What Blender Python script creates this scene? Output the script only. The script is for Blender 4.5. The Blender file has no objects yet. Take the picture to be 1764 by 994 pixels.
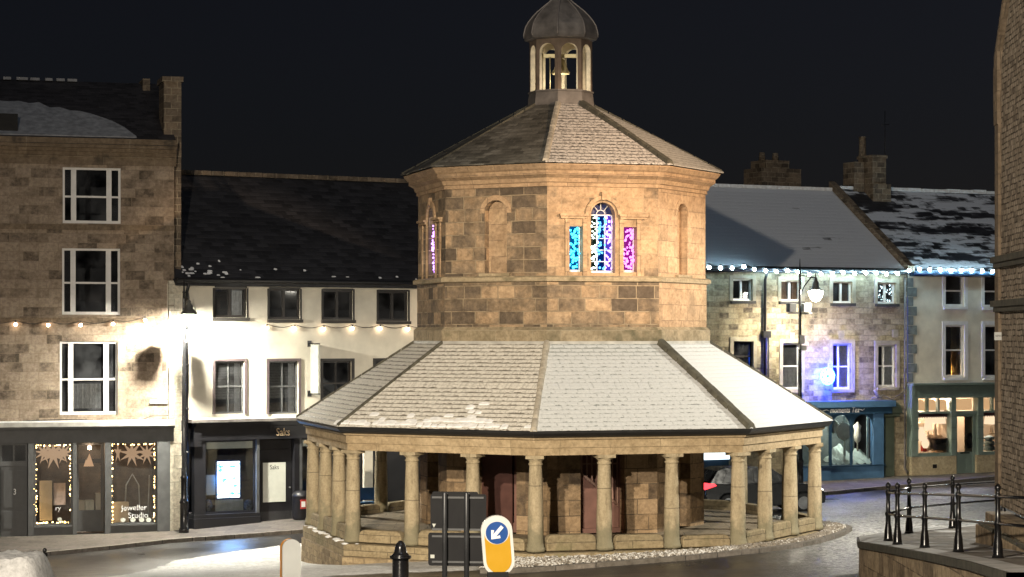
import bpy, math, random
import numpy as np
from mathutils import Vector, Matrix
random.seed(7)
S = bpy.context.scene
COL = S.collection
K = 3808.0; CX = 882.0; HY = 575.0           # focal length and horizon of the photograph, in its pixels
PI = math.pi
rad = math.radians

def srgb(r, g, b):
    f = lambda c: (c/12.92 if c <= .04045 else ((c+.055)/1.055)**2.4)
    return (f(r/255), f(g/255), f(b/255), 1)

# ------------------------------------------------------------------ materials
def newmat(name):
    m = bpy.data.materials.new(name); m.use_nodes = True
    nt = m.node_tree; nt.nodes.clear()
    out = nt.nodes.new('ShaderNodeOutputMaterial')
    return m, nt, out
def N(nt, kind, **kw):
    n = nt.nodes.new(kind)
    for k, v in kw.items():
        if k.startswith('i_'):
            key = k[2:].replace('_', ' ')
            n.inputs[key].default_value = v
        else: setattr(n, k, v)
    return n
def L(nt, a, b): nt.links.new(a, b)
def ramp(nt, fac, stops, interp='LINEAR'):
    r = nt.nodes.new('ShaderNodeValToRGB'); r.color_ramp.interpolation = interp
    e = r.color_ramp.elements
    while len(e) > 1: e.remove(e[-1])
    e[0].position = stops[0][0]; e[0].color = stops[0][1]
    for p, c in stops[1:]:
        x = e.new(p); x.color = c
    L(nt, fac, r.inputs['Fac']); return r
def mixc(nt, fac, a, b, mode='MIX'):
    m = nt.nodes.new('ShaderNodeMix'); m.data_type = 'RGBA'; m.blend_type = mode
    for sock, v in ((0, fac), (6, a), (7, b)):
        if hasattr(v, 'links') or hasattr(v, 'is_linked'): L(nt, v, m.inputs[sock])
        else: m.inputs[sock].default_value = v
    return m.outputs[2]
def mth(nt, op, a, b=None, clamp=False):
    m = nt.nodes.new('ShaderNodeMath'); m.operation = op; m.use_clamp = clamp
    for i, v in enumerate((a, b)):
        if v is None: continue
        if hasattr(v, 'is_linked'): L(nt, v, m.inputs[i])
        else: m.inputs[i].default_value = v
    return m.outputs[0]
def sstep(nt, v, lo, hi):
    m = nt.nodes.new('ShaderNodeMapRange'); m.interpolation_type = 'SMOOTHSTEP'
    L(nt, v, m.inputs[0]); m.inputs[1].default_value = lo; m.inputs[2].default_value = hi
    return m.outputs[0]
def noise(nt, vec, scale, detail=5, rough=.55, out=0, dist=0.0):
    n = nt.nodes.new('ShaderNodeTexNoise'); n.inputs['Scale'].default_value = scale
    n.inputs['Detail'].default_value = detail; n.inputs['Roughness'].default_value = rough
    n.inputs['Distortion'].default_value = dist
    if vec is not None: L(nt, vec, n.inputs['Vector'])
    return n.outputs[out]
def c4(c): return c if len(c) == 4 else (c[0], c[1], c[2], 1)
def paint(name, col, rough=.5, metal=0.0, var=.25, scale=6.0, bump=.0, spec=.5):
    m, nt, out = newmat(name)
    tc = N(nt, 'ShaderNodeTexCoord')
    b = N(nt, 'ShaderNodeBsdfPrincipled')
    n = noise(nt, tc.outputs['Object'], scale, 6)
    c = c4(col); d = tuple(x*(1-var) for x in c[:3]) + (1,); e = tuple(min(1, x*(1+var*.6)) for x in c[:3]) + (1,)
    r = ramp(nt, n, [(.3, d), (.7, e)])
    L(nt, r.outputs[0], b.inputs['Base Color'])
    rr = mth(nt, 'MULTIPLY_ADD', n, .3); rr.node.inputs[2].default_value = rough-.15
    L(nt, rr, b.inputs['Roughness'])
    b.inputs['Metallic'].default_value = metal; b.inputs['Specular IOR Level'].default_value = spec
    if bump:
        bp = N(nt, 'ShaderNodeBump'); bp.inputs['Strength'].default_value = bump; bp.inputs['Distance'].default_value = .01
        n2 = noise(nt, tc.outputs['Object'], scale*6, 4)
        L(nt, n2, bp.inputs['Height']); L(nt, bp.outputs[0], b.inputs['Normal'])
    L(nt, b.outputs[0], out.inputs[0]); return m
def emit(name, col, strength):
    m, nt, out = newmat(name)
    e = N(nt, 'ShaderNodeEmission'); e.inputs[0].default_value = c4(col); e.inputs[1].default_value = strength
    L(nt, e.outputs[0], out.inputs[0]); return m
def glass(name, tint=(.86, .9, .92), refl=.10, rough=.02, dust=.16):
    m, nt, out = newmat(name)
    t = N(nt, 'ShaderNodeBsdfTransparent'); t.inputs[0].default_value = c4(tint)
    g = N(nt, 'ShaderNodeBsdfGlossy'); g.inputs['Roughness'].default_value = rough
    f = N(nt, 'ShaderNodeFresnel'); f.inputs[0].default_value = 1.5
    a = mth(nt, 'MULTIPLY_ADD', f.outputs[0], .9); a.node.inputs[2].default_value = refl
    df = N(nt, 'ShaderNodeBsdfDiffuse'); df.inputs[0].default_value = (.30, .31, .33, 1)
    uvn = N(nt, 'ShaderNodeTexCoord'); dn = noise(nt, uvn.outputs['Object'], 1.4, 4, .6)
    m0 = N(nt, 'ShaderNodeMixShader'); L(nt, mth(nt, 'MULTIPLY', sstep(nt, dn, .3, .75), dust), m0.inputs[0]); L(nt, t.outputs[0], m0.inputs[1]); L(nt, df.outputs[0], m0.inputs[2])
    mx = N(nt, 'ShaderNodeMixShader'); L(nt, a, mx.inputs[0]); L(nt, m0.outputs[0], mx.inputs[1]); L(nt, g.outputs[0], mx.inputs[2])
    L(nt, mx.outputs[0], out.inputs[0]); return m
def stone(name, cols, w=.7, h=.33, mortar=.012, mcol=(.33, .28, .2), warp=.012, bump=.5, patch=.35, stain=None, smooth=.1, squash=1.0, shift=0.0):
    """coursed masonry: cols = ramp of stone colours picked per block, patch = how far large noise shifts the choice"""
    m, nt, out = newmat(name)
    uv = N(nt, 'ShaderNodeUVMap')
    nz = noise(nt, uv.outputs[0], 3.5, 3, out=1)
    vm = N(nt, 'ShaderNodeVectorMath', operation='MULTIPLY_ADD')
    L(nt, nz, vm.inputs[0]); vm.inputs[1].default_value = (warp*2, warp*2, 0); L(nt, uv.outputs[0], vm.inputs[2])
    br = N(nt, 'ShaderNodeTexBrick'); br.offset = .5; br.squash = squash; br.squash_frequency = 3
    L(nt, vm.outputs[0], br.inputs['Vector'])
    br.inputs['Scale'].default_value = 1; br.inputs['Brick Width'].default_value = w; br.inputs['Row Height'].default_value = h
    br.inputs['Mortar Size'].default_value = mortar; br.inputs['Mortar Smooth'].default_value = smooth; br.inputs['Bias'].default_value = 0
    br.inputs['Color1'].default_value = (0, 0, 0, 1); br.inputs['Color2'].default_value = (1, 1, 1, 1); br.inputs['Mortar'].default_value = (.5, .5, .5, 1)
    big = noise(nt, uv.outputs[0], .55, 3, .6)
    k = mth(nt, 'MULTIPLY_ADD', big, patch*2.2); k.node.inputs[2].default_value = -patch*1.1
    med = noise(nt, vm.outputs[0], 2.6, 6, .7)
    k2 = mth(nt, 'MULTIPLY_ADD', med, 1.5); k2.node.inputs[2].default_value = -.75
    pick = mth(nt, 'ADD', mth(nt, 'ADD', mth(nt, 'MULTIPLY_ADD', br.outputs['Color'], .8), k), k2, clamp=True)
    for nd in nt.nodes:
        if nd.type == 'MATH' and nd.operation == 'MULTIPLY_ADD' and abs(nd.inputs[1].default_value-.8) < 1e-5: nd.inputs[2].default_value = .1+shift
    n = len(cols)
    r = ramp(nt, pick, [(i/(n-1), c4(c)) for i, c in enumerate(cols)])
    fine = noise(nt, uv.outputs[0], 9, 8, .7)
    fr = ramp(nt, fine, [(.26, (.42, .40, .37, 1)), (.60, (1.1, 1.08, 1.06, 1))])
    c = mixc(nt, .8, r.outputs[0], fr.outputs[0], 'MULTIPLY')
    blot = noise(nt, uv.outputs[0], 2.3, 7, .65)
    bl = ramp(nt, blot, [(.36, (.6, .57, .52, 1)), (.56, (1, 1, 1, 1))])
    c = mixc(nt, .55, c, bl.outputs[0], 'MULTIPLY')
    mn = noise(nt, uv.outputs[0], 4, 2)
    mf = mth(nt, 'MULTIPLY', br.outputs['Fac'], sstep(nt, mn, .3, .6))
    c = mixc(nt, mf, c, c4(mcol))
    if stain:
        sn = noise(nt, uv.outputs[0], 1.1, 5, .6)
        c = mixc(nt, mth(nt, 'MULTIPLY', sstep(nt, sn, .52, .7), stain[1]), c, c4(stain[0]))
    b = N(nt, 'ShaderNodeBsdfPrincipled'); b.inputs['Roughness'].default_value = .88; b.inputs['Specular IOR Level'].default_value = .3
    L(nt, c, b.inputs['Base Color'])
    hgt = mth(nt, 'SUBTRACT', mth(nt, 'MULTIPLY', fine, .6), br.outputs['Fac'])
    bp = N(nt, 'ShaderNodeBump'); bp.inputs['Strength'].default_value = bump; bp.inputs['Distance'].default_value = .025
    L(nt, hgt, bp.inputs['Height']); L(nt, bp.outputs[0], b.inputs['Normal'])
    L(nt, b.outputs[0], out.inputs[0]); return m
def slate(name, cov=.5, edge=.6, edgeamt=.5, slatec=(.055, .055, .06), snowc=(.82, .83, .84), w=.3, h=.17, nscale=1.2, nstretch=1.0, soft=.06, grain=.5, mott=0.0, joint=.35, topz=None, escale=4.2):
    """slates with a cover of snow: cov 0..1 of the area, edge = how much of the slate edges shows through"""
    m, nt, out = newmat(name)
    uv = N(nt, 'ShaderNodeUVMap')
    nz = noise(nt, uv.outputs[0], 5, 3, out=1)
    vm = N(nt, 'ShaderNodeVectorMath', operation='MULTIPLY_ADD')
    L(nt, nz, vm.inputs[0]); vm.inputs[1].default_value = (.03, .03, 0); L(nt, uv.outputs[0], vm.inputs[2])
    br = N(nt, 'ShaderNodeTexBrick'); br.offset = .5
    L(nt, vm.outputs[0], br.inputs['Vector'])
    br.inputs['Scale'].default_value = 1; br.inputs['Brick Width'].default_value = w; br.inputs['Row Height'].default_value = h
    br.inputs['Mortar Size'].default_value = .016; br.inputs['Mortar Smooth'].default_value = .4; br.inputs['Bias'].default_value = 0
    br.inputs['Color1'].default_value = (0, 0, 0, 1); br.inputs['Color2'].default_value = (1, 1, 1, 1); br.inputs['Mortar'].default_value = (.5, .5, .5, 1)
    st = N(nt, 'ShaderNodeVectorMath', operation='MULTIPLY'); L(nt, uv.outputs[0], st.inputs[0]); st.inputs[1].default_value = (nstretch, 1, 1)
    nb = noise(nt, st.outputs[0], nscale, 7, .62)
    # each slate holds a little more or less snow than the next
    nb2 = mth(nt, 'ADD', nb, mth(nt, 'MULTIPLY', mth(nt, 'SUBTRACT', br.outputs['Color'], .5), .10))
    t = .5 + (.5-cov)*.62
    msk = sstep(nt, nb2, t-soft, t+soft)
    en = noise(nt, uv.outputs[0], escale, 4, .6)
    sep = N(nt, 'ShaderNodeSeparateXYZ'); L(nt, vm.outputs[0], sep.inputs[0])
    fr = mth(nt, 'FRACT', mth(nt, 'DIVIDE', sep.outputs[1], h))
    lwn = noise(nt, uv.outputs[0], 7, 3, .6)
    line = mth(nt, 'SUBTRACT', 1, sstep(nt, mth(nt, 'SUBTRACT', fr, mth(nt, 'MULTIPLY', mth(nt, 'SUBTRACT', lwn, .36), 1.1)), -.02, .10))
    joints = mth(nt, 'MULTIPLY', br.outputs['Fac'], joint)
    e0 = mth(nt, 'MAXIMUM', line, joints)
    thr = sstep(nt, en, 1-edge-.08, 1-edge+.1)
    if topz:
        tco = N(nt, 'ShaderNodeTexCoord'); sz = N(nt, 'ShaderNodeSeparateXYZ'); L(nt, tco.outputs['Object'], sz.inputs[0])
        thr = mth(nt, 'MAXIMUM', thr, mth(nt, 'MULTIPLY', sstep(nt, mth(nt, 'ADD', sz.outputs[2], mth(nt, 'MULTIPLY', mth(nt, 'SUBTRACT', en, .5), .8)), topz-.15, topz+.2), .75))
    em = mth(nt, 'MULTIPLY', mth(nt, 'MULTIPLY', e0, thr), edgeamt)
    if mott:
        mn_ = noise(nt, uv.outputs[0], 13, 4, .6)
        em = mth(nt, 'MAXIMUM', em, mth(nt, 'MULTIPLY', sstep(nt, mn_, .5, .62), mott))
    snow = mth(nt, 'MULTIPLY', msk, mth(nt, 'SUBTRACT', 1, em), clamp=True)
    sc = ramp(nt, br.outputs['Color'], [(0, tuple(x*.6 for x in slatec)+(1,)), (1, tuple(x*1.5 for x in slatec)+(1,))])
    fn = noise(nt, uv.outputs[0], 14, 5, .7)
    snc = mixc(nt, grain, c4(snowc), ramp(nt, fn, [(.3, (.55, .56, .57, 1)), (.65, (1, 1, 1, 1))]).outputs[0], 'MULTIPLY')
    c = mixc(nt, snow, sc.outputs[0], snc)
    b = N(nt, 'ShaderNodeBsdfPrincipled'); b.inputs['Specular IOR Level'].default_value = .35
    L(nt, c, b.inputs['Base Color'])
    rr = mth(nt, 'MULTIPLY_ADD', snow, .35); rr.node.inputs[2].default_value = .55; L(nt, rr, b.inputs['Roughness'])
    hgt = mth(nt, 'ADD', mth(nt, 'MULTIPLY', e0, -1.0), mth(nt, 'ADD', mth(nt, 'MULTIPLY', snow, .5), mth(nt, 'MULTIPLY', fn, .35)))
    bp = N(nt, 'ShaderNodeBump'); bp.inputs['Strength'].default_value = .55; bp.inputs['Distance'].default_value = .02
    L(nt, hgt, bp.inputs['Height']); L(nt, bp.outputs[0], b.inputs['Normal'])
    L(nt, b.outputs[0], out.inputs[0]); return m

# ------------------------------------------------------------------ mesh building
class MB:
    def __init__(s): s.v = []; s.f = []; s.m = []; s.sm = []; s.T = None
    def pt(s, p):
        s.v.append(tuple(s.T(*p)) if s.T else tuple(p)); return len(s.v)-1
    def face(s, pts, mi=0, smooth=False):
        s.f.append([s.pt(p) for p in pts]); s.m.append(mi); s.sm.append(smooth)
    def box(s, x0, x1, y0, y1, z0, z1, mi=0):
        P = [(x0,y0,z0),(x1,y0,z0),(x1,y1,z0),(x0,y1,z0),(x0,y0,z1),(x1,y0,z1),(x1,y1,z1),(x0,y1,z1)]
        b = [s.pt(p) for p in P]
        for q in ((0,1,5,4),(1,2,6,5),(2,3,7,6),(3,0,4,7),(4,5,6,7),(3,2,1,0)):
            s.f.append([b[i] for i in q]); s.m.append(mi); s.sm.append(False)
        return s
    def prism(s, poly, y0, y1, mi=0):
        """outline in x,z pushed from y0 to y1"""
        n = len(poly)
        a = [s.pt((x, y0, z)) for x, z in poly]; b = [s.pt((x, y1, z)) for x, z in poly]
        s.f.append(a); s.m.append(mi); s.sm.append(False)
        s.f.append(b[::-1]); s.m.append(mi); s.sm.append(False)
        for i in range(n):
            j = (i+1) % n
            s.f.append([a[j], a[i], b[i], b[j]]); s.m.append(mi); s.sm.append(False)
        return s
    def plan(s, poly, z0, z1, mi=0):
        """outline in x,y raised from z0 to z1"""
        n = len(poly)
        a = [s.pt((x, y, z0)) for x, y in poly]; b = [s.pt((x, y, z1)) for x, y in poly]
        s.f.append(a[::-1]); s.f.append(b); s.m += [mi, mi]; s.sm += [False, False]
        for i in range(n):
            j = (i+1) % n
            s.f.append([a[i], a[j], b[j], b[i]]); s.m.append(mi); s.sm.append(False)
        return s
    def lathe(s, prof, cx=0, cy=0, seg=16, mi=0, smooth=True, a0=0.0, cap=True):
        rings = []
        for r, z in prof:
            rings.append([s.pt((cx+r*math.cos(a0+2*PI*i/seg), cy+r*math.sin(a0+2*PI*i/seg), z)) for i in range(seg)])
        for k in range(len(rings)-1):
            for i in range(seg):
                j = (i+1) % seg
                s.f.append([rings[k][i], rings[k][j], rings[k+1][j], rings[k+1][i]]); s.m.append(mi); s.sm.append(smooth)
        if cap:
            s.f.append(rings[0][::-1]); s.f.append(rings[-1]); s.m += [mi, mi]; s.sm += [False, False]
        return s
    def tube(s, pts, r, seg=6, mi=0, r1=None):
        pts = [Vector(p) for p in pts]; n = len(pts); rings = []
        for i, p in enumerate(pts):
            d = (pts[min(i+1, n-1)]-pts[max(i-1, 0)]).normalized()
            u = d.cross(Vector((0, 0, 1)));
            if u.length < 1e-3: u = Vector((1, 0, 0))
            u.normalize(); w = d.cross(u)
            rr = r if r1 is None else r+(r1-r)*i/(n-1)
            rings.append([s.pt(tuple(p+u*(rr*math.cos(2*PI*k/seg))+w*(rr*math.sin(2*PI*k/seg)))) for k in range(seg)])
        for a, b in zip(rings, rings[1:]):
            for i in range(seg):
                j = (i+1) % seg
                s.f.append([a[i], a[j], b[j], b[i]]); s.m.append(mi); s.sm.append(True)
        s.f.append(rings[0][::-1]); s.f.append(rings[-1]); s.m += [mi, mi]; s.sm += [False, False]
        return s
    def ball(s, c, r, seg=10, rings=6, mi=0, sz=1.0):
        prof = [(max(1e-4, r*math.sin(PI*i/rings)), c[2]-r*sz*math.cos(PI*i/rings)) for i in range(rings+1)]
        return s.lathe(prof, c[0], c[1], seg, mi, True, cap=False)
    def wall(s, x0, x1, z0, z1, ops, y=0.0, depth=.2, mi=0, rmi=None):
        """a sheet of wall with openings (xl, xr, zb, zt[, arch]) and their reveals; arch = springing height"""
        rmi = mi if rmi is None else rmi
        xs = sorted(set([x0, x1]+[o[i] for o in ops for i in (0, 1)])); zs = sorted(set([z0, z1]+[o[i] for o in ops for i in (2, 3)]))
        xs = [x for x in xs if x0-1e-6 <= x <= x1+1e-6]; zs = [z for z in zs if z0-1e-6 <= z <= z1+1e-6]
        for a, b in zip(xs, xs[1:]):
            for c, d in zip(zs, zs[1:]):
                mx, mz = (a+b)/2, (c+d)/2
                if any(o[0] < mx < o[1] and o[2] < mz < o[3] for o in ops): continue
                s.face([(a, y, c), (b, y, c), (b, y, d), (a, y, d)], mi)
        for o in ops:
            xl, xr, zb, zt = o[:4]; sp = o[4] if len(o) > 4 else None
            Y = y+depth
            s.face([(xl, y, zb), (xr, y, zb), (xr, Y, zb), (xl, Y, zb)], rmi)
            top = zt if sp is None else sp
            s.face([(xl, y, zb), (xl, Y, zb), (xl, Y, top), (xl, y, top)], rmi)
            s.face([(xr, Y, zb), (xr, y, zb), (xr, y, top), (xr, Y, top)], rmi)
            if sp is None:
                s.face([(xl, Y, zt), (xr, Y, zt), (xr, y, zt), (xl, y, zt)], rmi)
            else:
                arc = arcpts(xl, xr, sp, zt)
                h = len(arc)//2
                s.face([(xl, y, zt)]+[(x, y, z) for x, z in arc[:h+1]][::-1], mi)   # left spandrel
                s.face([(xr, y, zt)]+[(x, y, z) for x, z in arc[h:]][::-1], mi)
                for (xa, za), (xb, zb_) in zip(arc, arc[1:]):
                    s.face([(xa, y, za), (xa, Y, za), (xb, Y, zb_), (xb, y, zb_)], rmi, True)
        return s
    def build(s, name, mats, parent=None, loc=(0, 0, 0), rotz=0.0, uvrot=False, bevel=0.0):
        me = bpy.data.meshes.new(name); me.from_pydata(s.v, [], s.f); me.update()
        if not isinstance(mats, (list, tuple)): mats = [mats]
        for m in mats: me.materials.append(m)
        me.polygons.foreach_set('material_index', s.m); me.polygons.foreach_set('use_smooth', s.sm)
        uvl = me.uv_layers.new(name='UVMap')
        vs = s.v
        for p in me.polygons:
            n = p.normal
            if abs(n.z) > .985: u = Vector((1, 0, 0)); off = 0
            else:
                u = Vector((-n.y, n.x, 0)).normalized(); off = 0
                if uvrot: off = 3.37*round(math.atan2(n.x, -n.y)/(PI/8))
            w = n.cross(u)
            for li in p.loop_indices:
                c = Vector(vs[me.loops[li].vertex_index])
                uvl.data[li].uv = (c.dot(u)+off, c.dot(w))
        o = bpy.data.objects.new(name, me); COL.objects.link(o)
        o.location = loc; o.rotation_euler = (0, 0, rotz)
        if parent: o.parent = parent
        if bevel:
            b = o.modifiers.new('bevel', 'BEVEL'); b.width = bevel; b.segments = 2; b.limit_method = 'ANGLE'; b.angle_limit = rad(40)
        return o
def arcpts(xl, xr, sp, zt, n=14):
    cx, r, h = (xl+xr)/2, (xr-xl)/2, zt-sp
    return [(cx-r*math.cos(PI*i/n), sp+h*math.sin(PI*i/n)) for i in range(n+1)]

def tag(o, label=None, cat=None, group=None, kind=None):
    if label: o['label'] = label
    if cat: o['category'] = cat
    if group: o['group'] = group
    if kind: o['kind'] = kind
    return o
def thing(name, label, cat, loc=(0, 0, 0), rotz=0.0, group=None):
    o = bpy.data.objects.new(name, None); COL.objects.link(o); o.empty_display_size = .2
    o.location = loc; o.rotation_euler = (0, 0, rotz)
    return tag(o, label, cat, group)
def kids(o): return [c for c in list(bpy.data.objects) if c.parent == o]
def copy_tree(o, parent=None):
    c = o.copy(); COL.objects.link(c)
    if parent: c.parent = parent
    for ch in kids(o): copy_tree(ch, c)
    return c
def text(name, body, size, mat, parent, loc, rot=(PI/2, 0, 0), sx=1.0, ext=.004, align='CENTER', shear=0.0):
    cu = bpy.data.curves.new(name, 'FONT'); cu.body = body; cu.size = size; cu.extrude = ext; cu.align_x = align; cu.shear = shear
    cu.resolution_u = 3
    t = bpy.data.objects.new(name+'_curve', cu); COL.objects.link(t)
    me = bpy.data.meshes.new_from_object(t)
    bpy.data.objects.remove(t); bpy.data.curves.remove(cu)
    me.materials.clear(); me.materials.append(mat)
    o = bpy.data.objects.new(name, me); COL.objects.link(o)
    o.location = loc; o.rotation_euler = rot; o.scale = (sx, 1, 1)
    if parent: o.parent = parent
    return o

class Fac:
    """a facade line in plan; pixels of the photograph become metres along it and heights above zb"""
    def __init__(s, pa, ya, pb, yb, zb):
        A = Vector(((pa-CX)/K*ya, ya)); B = Vector(((pb-CX)/K*yb, yb))
        s.A = A; s.d = (B-A).normalized(); s.n = Vector((-s.d.y, s.d.x)); s.zb = zb
        s.rot = math.atan2(s.d.y, s.d.x); s.loc = (A.x, A.y, zb)
    def s_(s, px, off=0.0):
        r = (px-CX)/K; A = s.A+s.n*off
        return (r*A.y-A.x)/(s.d.x-r*s.d.y)
    def z_(s, px, py, off=0.0):
        x = s.s_(px, off); Y = s.A.y+s.n.y*off+x*s.d.y
        return (HY-py)/K*Y-s.zb
    def rect(s, x0, y0, x1, y1, off=0.0):
        m = (x0+x1)/2
        return s.s_(x0, off), s.s_(x1, off), s.z_(m, y1, off), s.z_(m, y0, off)
    def world(s, x, y, z):
        p = s.A+s.d*x+s.n*y
        return (p.x, p.y, z+s.zb)

# ------------------------------------------------------------------ ground height (thin plate through surveyed points)
_c = np.array([(-15.98,69,-6.45),(-10.77,70.5,-6.38),(-6.84,73,-6.16),(-13.7,65.1,-6.6),(-6.4,68,-6.25),(-5.9,61,-6.33),
 (-4.3,56.4,-5.9),(-2.0,55,-5.66),(.5,54.2,-5.56),(.25,51.8,-5.60),(3.3,52.6,-5.46),(5.0,53.3,-5.39),(6.8,55,-5.38),(7.85,56.5,-5.37),(9.3,60.5,-5.37),(0,0,-1.65),(0,29,-3.65),(-7,29,-3.95),(7,44,-4.9),(8,30,-4.05),
 (10.75,79,-5.85),(17.9,84,-5.65),(12.4,84.5,-5.67),(6.2,74,-5.85),(-1.5,77,-6.0),(9.5,67,-5.6),(0,150,-6.5),(-60,70,-8.5),(60,90,-4.5),(-60,150,-8.5),(60,150,-5.5),
 (0,-40,1.5),(-40,0,-3),(40,0,-1.2),(0,42,-4.75),(-6.5,46,-5.1),(200,300,-5),(-200,300,-9)], float)
def _phi(d): return np.where(d > 0, d*d*np.log(np.maximum(d, 1e-9)), 0)
def _tps():
    P = _c[:, :2]; n = len(P)
    D = np.linalg.norm(P[:, None]-P[None], axis=2)
    A = np.zeros((n+3, n+3)); A[:n, :n] = _phi(D)+np.eye(n)*.5; A[:n, n] = 1; A[:n, n+1:] = P; A[n, :n] = 1; A[n+1:, :n] = P.T
    return np.linalg.solve(A, np.concatenate([_c[:, 2], np.zeros(3)]))
_w = _tps()
def gzv(X, Y):
    X = np.asarray(X, float); Y = np.asarray(Y, float)
    z = _w[-3]+_w[-2]*X+_w[-1]*Y
    for i in range(len(_c)): z = z+_w[i]*_phi(np.hypot(X-_c[i, 0], Y-_c[i, 1]))
    return z
def gz(x, y): return float(gzv(x, y))
def gp(px, py, dz=0.0):
    """where the sight line through a pixel meets the ground"""
    rx = (px-CX)/K; rz = (HY-py)/K
    lo, hi = 12.0, 120.0
    Y = np.linspace(lo, hi, 2200); d = rz*Y-(gzv(rx*Y, Y)+dz)
    i = int(np.argmax(d < 0)); y = Y[i]
    return (rx*y, y)
def at(px, py, Y): return ((px-CX)/K*Y, Y, (HY-py)/K*Y)

KEY, FLOOD, SIDE, MOON, NEAR = 84000, 128000, 6300, .18, 64000

# ------------------------------------------------------------------ camera, sky, render
cam = bpy.data.cameras.new('camera'); co = bpy.data.objects.new('camera', cam); COL.objects.link(co); S.camera = co
co.location = (0, 0, 0); co.rotation_euler = (PI/2, 0, 0)
cam.sensor_width = 36; cam.lens = K/1764*36; cam.shift_y = (HY-497)/1764; cam.clip_start = .1; cam.clip_end = 2000
S.render.resolution_x = 1024; S.render.resolution_y = 577
S.view_settings.view_transform = 'Standard'; S.view_settings.look = 'None'; S.view_settings.exposure = 0; S.view_settings.gamma = 1
S.render.engine = 'CYCLES'
S.cycles.use_denoising = True; S.cycles.sample_clamp_indirect = 4; S.cycles.sample_clamp_direct = 0
S.cycles.max_bounces = 6; S.cycles.transparent_max_bounces = 12; S.cycles.caustics_reflective = False; S.cycles.caustics_refractive = False
W = bpy.data.worlds.new('World'); S.world = W; W.use_nodes = True
wn = W.node_tree; bg = wn.nodes['Background']
sky = wn.nodes.new('ShaderNodeTexSky'); sky.sky_type = 'NISHITA'; sky.sun_disc = False
sky.sun_elevation = rad(7); sky.sun_rotation = rad(62); sky.altitude = 200; sky.air_density = 1; sky.dust_density = 1; sky.ozone_density = 3
hs = wn.nodes.new('ShaderNodeHueSaturation'); hs.inputs['Saturation'].default_value = .62
wn.links.new(sky.outputs[0], hs.inputs['Color']); mu = wn.nodes.new('ShaderNodeMix'); mu.data_type = 'RGBA'; mu.blend_type = 'MULTIPLY'; mu.inputs[0].default_value = 1; mu.inputs[7].default_value = (1, .86, 1.02, 1)
wn.links.new(hs.outputs[0], mu.inputs[6]); wn.links.new(mu.outputs[2], bg.inputs[0]); bg.inputs[1].default_value = SKYS = .0034

# ------------------------------------------------------------------ material library
M = {}
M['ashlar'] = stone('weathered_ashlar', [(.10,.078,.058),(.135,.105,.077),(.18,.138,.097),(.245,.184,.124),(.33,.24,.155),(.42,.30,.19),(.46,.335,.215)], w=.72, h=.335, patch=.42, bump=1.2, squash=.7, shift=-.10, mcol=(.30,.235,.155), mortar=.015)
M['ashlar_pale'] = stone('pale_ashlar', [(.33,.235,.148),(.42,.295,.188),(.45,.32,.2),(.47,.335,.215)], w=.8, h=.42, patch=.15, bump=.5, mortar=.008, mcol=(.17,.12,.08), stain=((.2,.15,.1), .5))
M['band'] = stone('lichened_band_stone', [(.25,.21,.14),(.34,.28,.19),(.40,.33,.22)], w=1.1, h=1.3, patch=.3, bump=.6, mortar=.008, stain=((.09,.085,.05), .8))

def column_mat():
    m, nt, out = newmat('column_stone'); tc = N(nt, 'ShaderNodeTexCoord'); oi = N(nt, 'ShaderNodeObjectInfo'); ob = tc.outputs['Object']
    of = N(nt, 'ShaderNodeVectorMath', operation='ADD'); L(nt, ob, of.inputs[0]); cx = N(nt, 'ShaderNodeCombineXYZ')
    for i, k in enumerate((31, 17, 0)): L(nt, mth(nt, 'MULTIPLY', oi.outputs['Random'], k), cx.inputs[i])
    L(nt, cx.outputs[0], of.inputs[1])
    st = N(nt, 'ShaderNodeVectorMath', operation='MULTIPLY'); L(nt, of.outputs[0], st.inputs[0]); st.inputs[1].default_value = (3, 3, .8)
    a = noise(nt, st.outputs[0], 2.4, 7, .65); f = noise(nt, of.outputs[0], 20, 5, .7)
    c = ramp(nt, a, [(.28, (.22, .18, .12, 1)), (.45, (.40, .335, .225, 1)), (.7, (.48, .405, .28, 1))]).outputs[0]
    c = mixc(nt, .6, c, ramp(nt, f, [(.3, (.55, .54, .5, 1)), (.6, (1.05, 1.04, 1.02, 1))]).outputs[0], 'MULTIPLY')
    sz = N(nt, 'ShaderNodeSeparateXYZ'); L(nt, ob, sz.inputs[0])
    b2 = noise(nt, of.outputs[0], 3, 4)
    mo = mth(nt, 'SUBTRACT', 1, sstep(nt, mth(nt, 'ADD', sz.outputs[2], mth(nt, 'MULTIPLY', mth(nt, 'SUBTRACT', b2, .5), 1.6)), .1, .6))
    c = mixc(nt, mth(nt, 'MULTIPLY', mo, .75), c, (.19, .18, .12, 1))
    # one drum joint per shaft
    jz = mth(nt, 'ADD', mth(nt, 'MULTIPLY', oi.outputs['Random'], .7), .7)
    jt = mth(nt, 'SUBTRACT', 1, sstep(nt, mth(nt, 'ABSOLUTE', mth(nt, 'SUBTRACT', sz.outputs[2], jz)), .004, .012))
    c = mixc(nt, mth(nt, 'MULTIPLY', jt, .6), c, (.1, .085, .06, 1))
    b = N(nt, 'ShaderNodeBsdfPrincipled'); b.inputs['Roughness'].default_value = .88; b.inputs['Specular IOR Level'].default_value = .3
    L(nt, c, b.inputs['Base Color']); bp = N(nt, 'ShaderNodeBump'); bp.inputs['Strength'].default_value = .7; bp.inputs['Distance'].default_value = .02
    L(nt, mth(nt, 'SUBTRACT', mth(nt, 'ADD', f, a), jt), bp.inputs['Height']); L(nt, bp.outputs[0], b.inputs['Normal']); L(nt, b.outputs[0], out.inputs[0]); return m
M['column'] = column_mat()
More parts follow.
